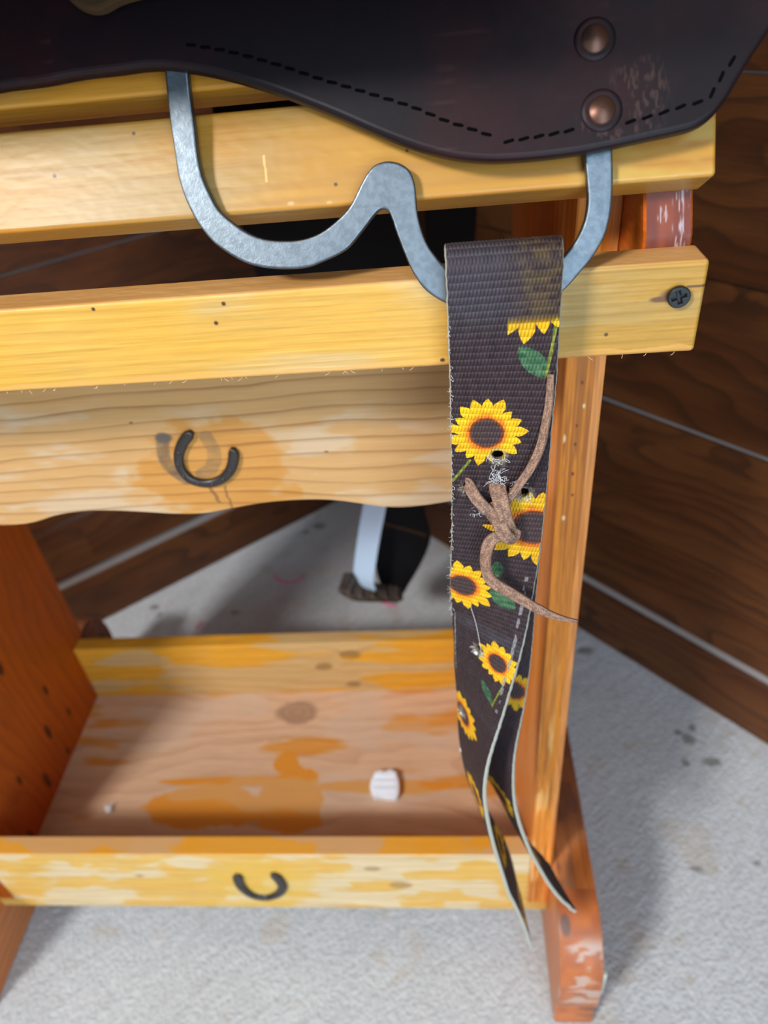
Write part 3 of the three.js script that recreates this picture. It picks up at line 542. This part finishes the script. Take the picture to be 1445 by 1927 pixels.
// ---------------------------------------------------------------- the strap
console.log('strap');
const front = [[12, -38.0, 74.0, 0], [-4, -38, 73.9, 0], [-20, -38.0, 73.7, 3], [-36, -38.0, 73.4, 5], [-52, -38.5, 73.1, 5.5], [-68, -38.7, 72.9, 5.5], [-84, -39.0, 72.6, 6], [-100, -39.5, 72.3, 7], [-116, -40.0, 72.1, 7], [-132, -41.0, 72.1, 9], [-148, -42.3, 72.3, 15], [-164, -43.3, 72.5, 23], [-180, -44.4, 72.7, 31], [-196, -45.7, 72.8, 39], [-212, -47.3, 73.0, 46], [-228, -49.0, 73.2, 51], [-244, -50.5, 73.4, 57], [-260, -52.0, 73.6, 63], [-276, -53.3, 73.7, 67.5], [-292, -54.2, 73.9, 70], [-308, -54.4, 74.1, 71.5], [-324, -53.6, 74.4, 72], [-340, -52.2, 74.7, 72], [-356, -50.2, 74.9, 72.5], [-372, -47.3, 75.2, 74.5], [-388, -43.5, 75.5, 78], [-404, -39.6, 75.7, 82], [-420, -35.9, 76.0, 85], [-436, -32.1, 76.3, 88], [-452, -28.4, 76.5, 87], [-468, -25.0, 76.8, 86], [-484, -22.1, 77.1, 84.5], [-500, -19.5, 77.3, 83], [-516, -17.0, 77.6, 82.5], [-528, -15.2, 77.9, 83]];
const backL = [[12, -38.0, 59.7, 0], [-4, -38.0, 59.7, 0], [-20, -38.0, 59.7, 0], [-36, -38.0, 59.9, 0], [-52, -38.0, 60.7, 2], [-68, -38.0, 61.7, 4], [-84, -38.0, 62.6, 5], [-100, -38.2, 63.3, 6], [-116, -38.6, 63.9, 6], [-132, -39.0, 64.1, 6], [-148, -39.5, 64.3, 4.5], [-164, -40.0, 64.5, 4], [-180, -40.2, 64.7, 4.5], [-196, -40.5, 64.8, 6], [-212, -41.0, 65.0, 10], [-228, -41.5, 65.2, 17], [-244, -42.2, 65.4, 25], [-260, -43.0, 65.6, 33], [-276, -43.4, 65.7, 40.5], [-292, -43.3, 65.9, 46], [-308, -42.6, 66.1, 49.5], [-324, -41.2, 66.4, 53], [-340, -38.7, 66.7, 57], [-356, -35.0, 66.9, 61], [-372, -30.7, 67.2, 64.5], [-388, -26.4, 67.5, 66.5], [-404, -22.0, 67.7, 67], [-420, -17.3, 68.0, 66], [-436, -12.0, 68.3, 66], [-452, -5.6, 68.5, 67], [-468, 1.8, 68.8, 67.5], [-484, 9.8, 69.1, 66], [-490, 12.8, 69.2, 65]];
// stations, from the front tail up, over the fold and down the back tail: {c, w, s (mm below the fold, front) }
const stations = [];
{
  const dense = (L, rev) => { const a = []; const y0 = L[0][0], y1 = L[L.length - 1][0]; for (let y = y0; y > y1 - 1e-6; y -= 2) { let k = 0; while (k + 2 < L.length && L[k + 1][0] > y) k++; const p = L[Math.max(0, k - 1)], q = L[k], r = L[k + 1], s = L[Math.min(L.length - 1, k + 2)], t = (q[0] - y) / (q[0] - r[0]); const cr = i => 0.5 * ((2 * q[i]) + (-p[i] + r[i]) * t + (2 * p[i] - 5 * q[i] + 4 * r[i] - s[i]) * t * t + (-p[i] + 3 * q[i] - 3 * r[i] + s[i]) * t * t * t); a.push([y, cr(1), cr(2), cr(3) * Math.PI / 180]); } return rev ? a.reverse() : a; };
  for (const [y, x, z, th] of dense(front, true)) stations.push({ c: V(x, y, z), th, s: -y });
  const r = 7.15; for (let i = 1; i < 12; i++) { const a = i / 12 * Math.PI; stations.push({ c: V(-38, 12 + r * Math.sin(a), 66.85 + r * Math.cos(a)), th: 0, s: -12 - i * 1.9 }); }
  for (const [y, x, z, th] of dense(backL, false)) stations.push({ c: V(x, y, z), th, s: -y, back: true });
}
const NS = stations.length, HALF = 21, NC = 21;
const nFront = stations.findIndex(q => q.s < -12);             // rows of the front layer
{ // print rows -> texture v
  let tot = 0; stations.forEach((q, i) => { if (i) { const w = q.back ? 0.75 : q.s > 230 ? 1.15 : 5.2; tot += w * q.c.distanceTo(stations[i - 1].c); } q.t = tot; });
  stations.forEach(q => { q.v = q.t / tot; });
}
stations.forEach((q, i) => {
  const a = stations[Math.max(0, i - 1)].c, b = stations[Math.min(NS - 1, i + 1)].c;
  q.T = b.clone().sub(a).normalize(); q.W = V(Math.cos(q.th), 0, Math.sin(q.th)); q.W.addScaledVector(q.T, -q.W.dot(q.T)).normalize();
  q.N = new THREE.Vector3().crossVectors(q.W, q.T).normalize();
});
const stationAt = f => { const i = Math.max(0, Math.min(NS - 2, Math.floor(f))), t = f - i, a = stations[i], b = stations[i + 1]; return { c: a.c.clone().lerp(b.c, t), W: a.W.clone().lerp(b.W, t).normalize(), N: a.N.clone().lerp(b.N, t).normalize(), T: a.T.clone().lerp(b.T, t).normalize(), v: lerp(a.v, b.v, t), s: lerp(a.s, b.s, t) }; };
const THICK = 2.7;
const strapPoint = (u, f, side) => { const q = stationAt(f); const round = Math.abs(u) > HALF - 1 ? 0.82 : 1; return [q.c.clone().addScaledVector(q.W, u).addScaledVector(q.N, side * THICK / 2 * round), (u + HALF) / (2 * HALF), q.v]; };
// holes punched through the front layer (u, s)
const holes = [[-1, 71], [-14, 88], [10, 90], [-4, 200], [-13, 269]].map(([u, s]) => { const f = stations.findIndex((q, i) => i < nFront && q.s <= s); const row = Math.max(2, f - 2), col = Math.round((u + HALF) / 2) - 2; return { row, col, cu: -HALF + (col + 2) * 2, cf: row + 2, r: 2.7 }; });
function strapGeo() {
  const pos = [], uv = [], idx = [];
  const vert = (u, f, side) => { const [p, a, b] = strapPoint(u, f, side); pos.push(p.x, p.y, p.z); uv.push(a, b); return pos.length / 3 - 1; };
  const inHole = (i, j) => holes.some(h => i >= h.row && i < h.row + 4 && j >= h.col && j < h.col + 4);
  for (const side of [1, -1]) {
    const grid = []; for (let i = 0; i < NS; i++) { grid.push([]); for (let j = 0; j <= NC; j++) grid[i].push(vert(-HALF + j * 2, i, side)); }
    const quad = (a, b, c, d) => side > 0 ? idx.push(a, b, c, a, c, d) : idx.push(a, c, b, a, d, c);
    for (let i = 0; i < NS - 1; i++) for (let j = 0; j < NC; j++) if (!inHole(i, j)) quad(grid[i][j], grid[i][j + 1], grid[i + 1][j + 1], grid[i + 1][j]);
    for (const h of holes) {
      const loop = []; for (let j = 0; j < 4; j++) loop.push([h.row, h.col + j]); for (let i = 0; i < 4; i++) loop.push([h.row + i, h.col + 4]); for (let j = 4; j > 0; j--) loop.push([h.row + 4, h.col + j]); for (let i = 4; i > 0; i--) loop.push([h.row + i, h.col]);
      const n = loop.length; let prev = loop.map(([i, j]) => grid[i][j]);
      for (const k of [0.5, 1]) {
        const cur = loop.map(([i, j]) => { const du = -HALF + j * 2 - h.cu, df = (i - h.cf) * 2, l = Math.hypot(du, df), rr = lerp(l, h.r, k); return vert(h.cu + du / l * rr, h.cf + df / l * rr / 2, side); });
        for (let q = 0; q < n; q++) quad(prev[q], prev[(q + 1) % n], cur[(q + 1) % n], cur[q]);
        prev = cur;
      }
      h[side] = prev;
    }
  }
  for (const h of holes) { const n = h[1].length; for (let q = 0; q < n; q++) { const a = h[1][q], b = h[1][(q + 1) % n], c = h[-1][(q + 1) % n], d = h[-1][q]; idx.push(a, b, c, a, c, d); } }
  const g = new THREE.BufferGeometry(); g.setAttribute('position', new THREE.Float32BufferAttribute(pos, 3)); g.setAttribute('uv', new THREE.Float32BufferAttribute(uv, 2)); g.setIndex(idx); g.computeVertexNormals(); return g;
}
function strapEdge() {   // the bare woven selvedge, both long sides and the cut ends
  const pos = [], idx = [];
  const push = p => { pos.push(p.x, p.y, p.z); return pos.length / 3 - 1; };
  for (const sg of [1, -1]) {
    const rows = []; for (let i = 0; i < NS; i++) { const q = stations[i]; const fz = 0.12 * Math.sin(i * 2.4) + 0.1 * Math.sin(i * 5.1); rows.push([[0, 0.9], [0.35, 0.55], [0.5, 0], [0.35, -0.55], [0, -0.9]].map(([o, t]) => push(q.c.clone().addScaledVector(q.W, sg * (HALF - 0.05 + o + fz)).addScaledVector(q.N, t * THICK / 2 * 1.05)))); }
    for (let i = 0; i < NS - 1; i++) for (let k = 0; k < 4; k++) { const a = rows[i][k], b = rows[i][k + 1], c = rows[i + 1][k + 1], d = rows[i + 1][k]; sg > 0 ? idx.push(a, b, c, a, c, d) : idx.push(a, c, b, a, d, c); }
  }
  for (const [i, sg] of [[0, -1], [NS - 1, 1]]) {
    const q = stations[i], a = [-1, 1].map(u => [-1, 1].map(n => push(q.c.clone().addScaledVector(q.W, u * HALF).addScaledVector(q.N, n * THICK / 2 * 0.9).addScaledVector(q.T, sg * 0.05))));
    idx.push(a[0][0], a[1][0], a[1][1], a[0][0], a[1][1], a[0][1]);
  }
  const g = new THREE.BufferGeometry(); g.setAttribute('position', new THREE.Float32BufferAttribute(pos, 3)); g.setAttribute('uv', new THREE.Float32BufferAttribute(new Float32Array(pos.length / 3 * 2), 2)); g.setIndex(idx); g.computeVertexNormals(); return g;
}
// the print: sunflowers, leaves and stems on brown-black webbing
const flowers = [ // [u, s, radius, petals, turn, wear]
  [-6, 58.5, 18.6, 17, 0.1, 0], [12, -9, 28, 20, 0.3, 2], [17, 110, 25, 18, 0.2, 0.12], [-14.5, 154, 18.5, 16, 0.5, 0], [10, 201, 15, 15, 0.0, 0], [-12, 270, 20, 16, 0.2, 0], [4, 336, 19, 16, 0.4, 0], [-6, 420, 18, 15, 0, 0], [8, 490, 18, 16, 0, 0]];
const backFlowers = [[14, 236, 16, 16, 0, 0.2], [2, 352, 20, 16, 0, 0.2], [-8, 440, 18, 16, 0, 0.2], [6, 130, 18, 16, 0, 0.2]];
const leaves = [[6, 18.5, 18, 32, 4.4], [1.5, 133, 3, 143, 3.2], [0, 152, 13.5, 161, 5.2], [2, 221, 13, 233, 3.0], [-18, 352, -8, 366, 4]];
const stems = [[20, 8, 18.6, 20], [18.6, 20, 17, 31], [-13, 73, -21.5, 86], [16, 216, 13, 233]];
function strapColour(u, s, back) {
  const row = Math.floor(s / 2.9), bead = (u + (row % 2) * 0.7) / 1.4;
  let c = mix([43, 31, 33], [58, 43, 45], noise(bead * 0.9, row * 0.9, 401)); c = c.map(q => q * (0.92 + 0.2 * noise(u * 3, s * 1.2, 403)));
  const jag = 0.55 * (noise(Math.floor(bead) * 1.7, row * 2.3, 405) - 0.5);
  for (const [au, as, bu, bs, w] of back ? [] : leaves) {
    const dx = bu - au, dy = bs - as, l = Math.hypot(dx, dy), t = ((u - au) * dx + (s - as) * dy) / (l * l), d = Math.abs((u - au) * dy - (s - as) * dx) / l + jag * 0.6;
    if (t > -0.05 && t < 1.05 && d < w * Math.sin(Math.PI * Math.min(1, Math.max(0, t))) ** 0.7) c = mix([34, 72, 48], [84, 116, 78], noise(u / 2, s / 2, 407) * 0.9 + 0.2 * (d < 0.5));
  }
  if (!back) for (const [au, as, bu, bs] of stems) if (near([[au, as], [bu, bs]], u, s) + jag * 0.5 < 0.6) c = mix([104, 112, 36], [134, 138, 50], noise(u, s, 409));
  for (const [fu, fs, R, n, tn, wear] of back ? backFlowers : flowers) {
    const dx = u - fu, dy = s - fs, d = Math.hypot(dx, dy) + jag * 0.7; if (d > R * 1.05) continue;
    const a = (Math.atan2(dy, dx) / (2 * Math.PI) + tn + 1) * n, f = Math.abs((a - Math.floor(a)) * 2 - 1), tip = R * (0.80 + 0.2 * hash(Math.floor(a), 3, n));
    const edge = tip * (0.78 + 0.22 * (1 - f) ** 0.8);
    if (wear > 1 && s < 6.5) { if (d < R * 0.85) c = mix(c, [108, 88, 46], 0.5 * sstep(0.85, 0.4, d / R) * sstep(0.2, 0.75, fbm(u / 3, s / 2.4, 431)) * sstep(0, 9, u)); continue; }
    if (d < edge) {
      const q = d / R; let p = mix([238, 186, 22], [226, 164, 12], noise(a * 2, q * 4, 411)); p = mix(p, [206, 150, 20], 0.5 * sstep(0.75, 1, f));
      p = mix([216, 106, 22], p, sstep(0.38, 0.58, q + 0.06 * (noise(a * 1.5, 1, 413) - 0.5)));
      if (q < 0.40) p = mix([58, 42, 41], [136, 62, 26], sstep(0.30, 0.40, q)); if (q < 0.34) p = mix(p, [84, 66, 65], 0.6 * noise(u * 2.2, s * 2.2, 415));
      c = mix(c, p, wear > 1 ? (u > 1.5 ? 0.25 + 0.75 * sstep(6.5, 10, s) : 0) : 1 - wear * (0.6 + 0.4 * noise(u / 3, s / 3, 417)));
    }
  }
  if (!back) { // dye rubbed off: at the top, along two old creases, and round the punched holes
    const rub = (0.55 * sstep(24, 0, s + 14 * (noise(u / 8, s / 8, 419) - 0.5)) * sstep(16, -6, u)) + 0.65 * sstep(7, 1, Math.abs(s - 184 - 0.05 * u)) * (0.4 + 0.8 * noise(u / 5, s / 2, 421)) + 0.5 * sstep(6, 1, Math.abs(s - 248)) * noise(u / 5, s / 2, 423);
    c = mix(c, [72, 73, 82], Math.min(0.75, rub * 0.85));
    const ln = Math.abs(u - 16.5 - 0.6 * noise(s / 5, 1, 425)); if (s > 140 && s < 235 && ln < 0.9) c = mix(c, [150, 146, 146], 0.75 * sstep(0.42, 0.6, noise(s / 3, u / 2, 427)));
    for (const h of holes) { const hs = stations[h.cf].s, d = Math.hypot(u - h.cu, s - hs - 1); if (d < 6) c = mix(c, [168, 156, 128], 0.6 * sstep(6, 3, d + 2.5 * (noise(u / 1.3, s / 1.3, 429) - 0.5))); }
  }
  return c;
}
const rowOf = v => { let a = 0, b = NS - 1; while (b - a > 1) { const m = (a + b) >> 1; if (stations[m].v <= v) a = m; else b = m; } const t = (v - stations[a].v) / Math.max(1e-9, stations[b].v - stations[a].v); return [lerp(stations[a].s, stations[b].s, t), !!stations[a].back]; };
const strapRows = Array.from({ length: 2048 }, (_, j) => rowOf((j + 0.5) / 2048));
const strapMap = dataTexture(256, 2048, (u, v) => { const [s, back] = strapRows[Math.min(2047, Math.floor(v * 2048))]; return strapColour(u * 42 - 21, s, back); });
const strapBump = dataTexture(256, 2048, (u, v) => {
  const [s] = strapRows[Math.min(2047, Math.floor(v * 2048))], x = u * 42 - 21, p = s / 2.9, row = Math.floor(p), fy = p - row, bx = (x + (row % 2) * 0.7 + 0.25 * fy) / 1.4, fx = bx - Math.floor(bx);
  return grey(Math.pow(Math.sin(Math.PI * fx), 0.7) * Math.pow(Math.sin(Math.PI * fy), 0.6) * (0.85 + 0.15 * hash(Math.floor(bx), row, 9)));
}, false);
M.web = new THREE.MeshPhysicalMaterial({ map: strapMap, bumpMap: strapBump, bumpScale: 0.0008, roughness: 0.6, specularIntensity: 0.6, sheen: 0.04, sheenRoughness: 0.5 });
const strap = thing('nylon_strap', 'brown-black webbing strap printed with sunflowers, looped over the metal plate and hanging doubled', 'strap', [-38, -530, 68]);
part(strap, 'webbing', strapGeo(), M.web);
part(strap, 'selvedge', strapEdge(), new THREE.MeshStandardMaterial({ color: new THREE.Color(0.36, 0.345, 0.28), roughness: 0.9 }), 'pale worn edge of the webbing');
{ // frayed white fibres at the punched holes and the edge
  const gs = [];
  const hair = (u, f, l, up) => { const q = stationAt(f), a = rnd() * 6.28, p0 = q.c.clone().addScaledVector(q.W, u).addScaledVector(q.N, THICK / 2); const p1 = p0.clone().addScaledVector(q.W, l * 0.5 * Math.cos(a)).addScaledVector(q.T, l * 0.5 * Math.sin(a) + up).addScaledVector(q.N, 0.5 + rnd()); const p2 = p1.clone().addScaledVector(q.W, l * (rnd() - 0.5)).addScaledVector(q.T, l * (rnd() - 0.5)).addScaledVector(q.N, rnd() * 0.8); gs.push(sweep([p0.toArray(), p1.toArray(), p2.toArray()], 0.16, 0.16, q.N.toArray(), { n: 4, sides: 3 })); };
  const rowAt = s => stations.findIndex((q, i) => i < nFront && q.s <= s);
  for (const h of holes) for (let i = 0; i < 20; i++) { const a = rnd() * 6.28; hair(h.cu + 3 * Math.cos(a), h.cf - 1.5 * Math.abs(Math.sin(a)), 1.5 + 2.5 * rnd(), 0); }
  for (let i = 0; i < 70; i++) hair(-1 + 5 * (rnd() - 0.5), rowAt(79 + 9 * rnd()), 2 + 4 * rnd(), 0);
  for (let i = 0; i < 40; i++) hair(8 + 4 * (rnd() - 0.5), rowAt(84 + 6 * rnd()), 1.5 + 2 * rnd(), 0);
  for (let i = 0; i < 130; i++) hair(-HALF + 0.2, rowAt(5 + 180 * rnd()), 0.8 + 1.6 * rnd(), 0);
  for (let i = 0; i < 30; i++) hair(-12 + 8 * rnd(), rowAt(96 + 10 * rnd()), 1.5 + 2 * rnd(), 0);
  const m = part(strap, 'frayed_fibres', mergeGeometries(gs), new THREE.MeshStandardMaterial({ color: new THREE.Color(0.55, 0.52, 0.5), roughness: 1 })); m.userData.kind = 'stuff';
  const tufts = []; for (const h of holes.slice(3)) { const q = stationAt(h.cf - 1.6); for (let i = 0; i < 6; i++) { const p = q.c.clone().addScaledVector(q.W, h.cu - 1 + 2 * rnd() - 1.2).addScaledVector(q.N, THICK / 2 + 0.2).addScaledVector(q.T, -1.2 * rnd()); tufts.push(new THREE.IcosahedronGeometry(0.6 + 0.4 * rnd(), 1).scale(1, 1.3, 0.6).translate(p.x, p.y, p.z)); } }
  { const q = stationAt(rowAt(322)); for (let i = 0; i < 5; i++) { const p = q.c.clone().addScaledVector(q.W, -HALF - 0.6 + rnd()).addScaledVector(q.T, 3 * rnd()); tufts.push(new THREE.IcosahedronGeometry(1.1 + 0.6 * rnd(), 1).translate(p.x, p.y, p.z)); } }
  const t = part(strap, 'fibre_tufts', mergeGeometries(tufts), new THREE.MeshStandardMaterial({ color: new THREE.Color(0.72, 0.71, 0.7), roughness: 1 })); t.userData.kind = 'stuff';
  part(strap, 'loose_thread', sweep([[-53, -166, 72], [-50.5, -178, 73], [-48.8, -190, 75], [-47.5, -203, 74.5]], 0.22, 0.22, [0, 0, 1], { n: 16, sides: 4 }), new THREE.MeshStandardMaterial({ color: new THREE.Color(0.7, 0.68, 0.64), roughness: 1 }));
}

// ---------------------------------------------------------------- the leather lace knotted through the strap
{
  const laceTex = dataTexture(256, 128, (u, v) => { const f = fbm(u * 9, v * 30, 501), g = noise(u * 120, v * 90, 503); return mix([104, 77, 65], [158, 122, 98], sstep(0.25, 0.75, 0.6 * f + 0.4 * g)).map(q => q * (0.85 + 0.3 * g)); });
  const laceBump = dataTexture(256, 128, (u, v) => grey(fbm(u * 70, v * 70, 505, 3)), false);
  const mat = new THREE.MeshStandardMaterial({ map: laceTex, bumpMap: laceBump, bumpScale: 0.0005, roughness: 0.92 });
  const lace = thing('leather_lace', 'brown suede leather lace knotted through holes in the sunflower strap', 'lace', [-38, -156, 78]);
  part(lace, 'upper_end', sweep([[-19.5, -30.1, 77.2], [-19.5, -42.9, 77.6], [-20.6, -52.6, 78.2], [-22.2, -62.7, 79], [-25.9, -73.1, 79.6], [-31.3, -82.8, 80], [-35.0, -90.8, 79], [-37.8, -98.9, 77.5]], t => 2.8 + 1.2 * Math.sin(t * 3), 1.3, [-0.2, 0, 1], { n: 60, twist: t => 0.5 * Math.sin(t * 4) }), mat);
  part(lace, 'strand', sweep([[-54.0, -86.0, 69], [-52.7, -85.1, 74.5], [-49.4, -90.2, 78], [-45.2, -95.4, 79], [-40.4, -99.1, 79], [-36.7, -101.3, 77.5]], 5.6, 1.8, [0, 0.2, 1], { n: 40 }), mat);
  part(lace, 'strand', sweep([[-39.7, -85.3, 71.5], [-39.9, -86.6, 76.5], [-38.9, -89.8, 80.5], [-37.5, -95.9, 82.2], [-34.9, -105.0, 81], [-32.2, -112.2, 76.5]], t => 8.2 - 3.0 * t, 1.7, [0, 0.1, 1], { n: 40 }), mat);
  part(lace, 'knot', sweep([[-42.8, -94.6, 75.5], [-40.2, -99.9, 80], [-38.6, -104.5, 81.6], [-36.6, -109.0, 81.8], [-33.4, -112.0, 80], [-31.5, -109.5, 77]], t => 5.2 + 1.6 * Math.sin(t * Math.PI), 4.2, [0.1, 0.1, 1], { n: 40 }), mat);
  part(lace, 'strand', sweep([[-44.8, -98.4, 75.6], [-42.4, -103.4, 76.2], [-39.6, -107.4, 77], [-36, -110.5, 78]], 3.6, 2.0, [0, 0, 1], { n: 24 }), mat);
  part(lace, 'strand', sweep([[-34.6, -88.0, 75.5], [-32.5, -90.0, 76.6], [-30.2, -88.6, 74.5], [-29.0, -89.6, 71]], 3.6, 1.8, [0, 0, 1], { n: 20 }), mat);
  part(lace, 'lower_end', sweep([[-32.6, -111.8, 78], [-36.7, -110.9, 80.6], [-40.5, -110.4, 81.4], [-43.7, -113.0, 82.0], [-45.5, -118.6, 83.0], [-45.8, -125.8, 84.0], [-44.5, -131.3, 86.0], [-40.7, -136.1, 87.0], [-34.5, -140.4, 88.0], [-28.1, -145.1, 89.0], [-21.7, -149.8, 90.0], [-15.4, -153.1, 91.0], [-9.0, -155.3, 92.0], [-2.5, -156.3, 93.0]], t => t < 0.75 ? 5.2 + 0.8 * Math.sin(t * 5) : 5.2 * (1 - (t - 0.75) * 3.0), 1.7, [0.05, 0.35, 1], { n: 90, twist: t => 0.75 * sstep(0.12, 0.25, t) - 0.75 * sstep(0.32, 0.5, t) }), mat);
}

// ---------------------------------------------------------------- small things
{
  // white chunk in the tray
  const o = thing('white_chunk', 'white rounded ribbed chunk lying in the tray of the stand', 'chunk', [-152, -668, -122]);
  const sh = new THREE.Shape(spline2([[-163, 108], [-168, 120], [-166, 132], [-159, 141], [-152, 140], [-144, 142], [-137, 134], [-134, 120], [-136, 108], [-146, 107], [-156, 109], [-163, 108]], 70));
  const g = new THREE.ExtrudeGeometry(sh, { depth: 7, bevelEnabled: true, bevelSize: 1.6, bevelThickness: 1.6, bevelSegments: 3, bevelOffset: -1.6, curveSegments: 40 }); g.rotateX(-Math.PI / 2); g.translate(0, -666.3, 0);
  const m = part(o, 'body', g, new THREE.MeshStandardMaterial({ color: new THREE.Color(0.84, 0.91, 1.0), roughness: 0.75 }));
  for (const z of [-135, -126, -117]) part(o, 'ridge', sweep([[-164, -657.4, z], [-152, -657.0, z + 1], [-138, -657.4, z]], 7, 0.9, [0, 1, 0], { n: 16, sides: 8, e: 0.9 }), m.material);
  // lint
  const l = thing('lint_tuft', 'tiny white fluff on the tray near the orange end panel', 'lint', [-478, -668, -98]);
  const gs = []; for (let i = 0; i < 14; i++) { const p = [-478 + 6 * (rnd() - 0.5), -667 + 2.5 * rnd(), -98 + 10 * (rnd() - 0.5)]; gs.push(sweep([p, [p[0] + 4 * (rnd() - 0.5), p[1] + 1.5 * rnd(), p[2] + 4 * (rnd() - 0.5)], [p[0] + 6 * (rnd() - 0.5), p[1] + 0.8, p[2] + 7 * (rnd() - 0.5)]], 1.8, 1.5, [0, 1, 0], { n: 6, sides: 6, e: 1 })); }
  part(l, 'fibres', mergeGeometries(gs), new THREE.MeshStandardMaterial({ color: new THREE.Color(0.75, 0.76, 0.78), roughness: 1 }));
  // pink twine scraps
  const pink = new THREE.MeshStandardMaterial({ color: new THREE.Color(0.7, 0.17, 0.32), roughness: 0.9 });
  const scrap = (label, pts, w) => { const t = thing('twine_scrap', label, 'twine', [pts[0][0], -758, pts[0][2]], 'pink twine scraps on the floor'); part(t, 'twine', sweep(pts, w, 1.8, [0, 1, 0], { n: 24, sides: 6 }), pink); };
  scrap('curved pink twine scrap on the floor left of the stirrup', [[-378, -756.9, -588], [-366, -756.9, -573], [-350, -756.9, -566], [-333, -756.9, -571], [-321, -756.9, -588]], 4.5);
  scrap('short pink twine scrap at the edge of the shadow behind the tray', [[-488, -756.9, -464], [-485, -756.9, -471], [-483, -756.9, -480]], 4);
  scrap('short pink twine scrap on the floor just below the stirrup', [[-182, -756.9, -513], [-170, -756.9, -507], [-158, -756.9, -504]], 5);
}

scene.traverse(o => { if (o.isMesh) o.castShadow = o.receiveShadow = true; });
renderer.render(scene, camera);
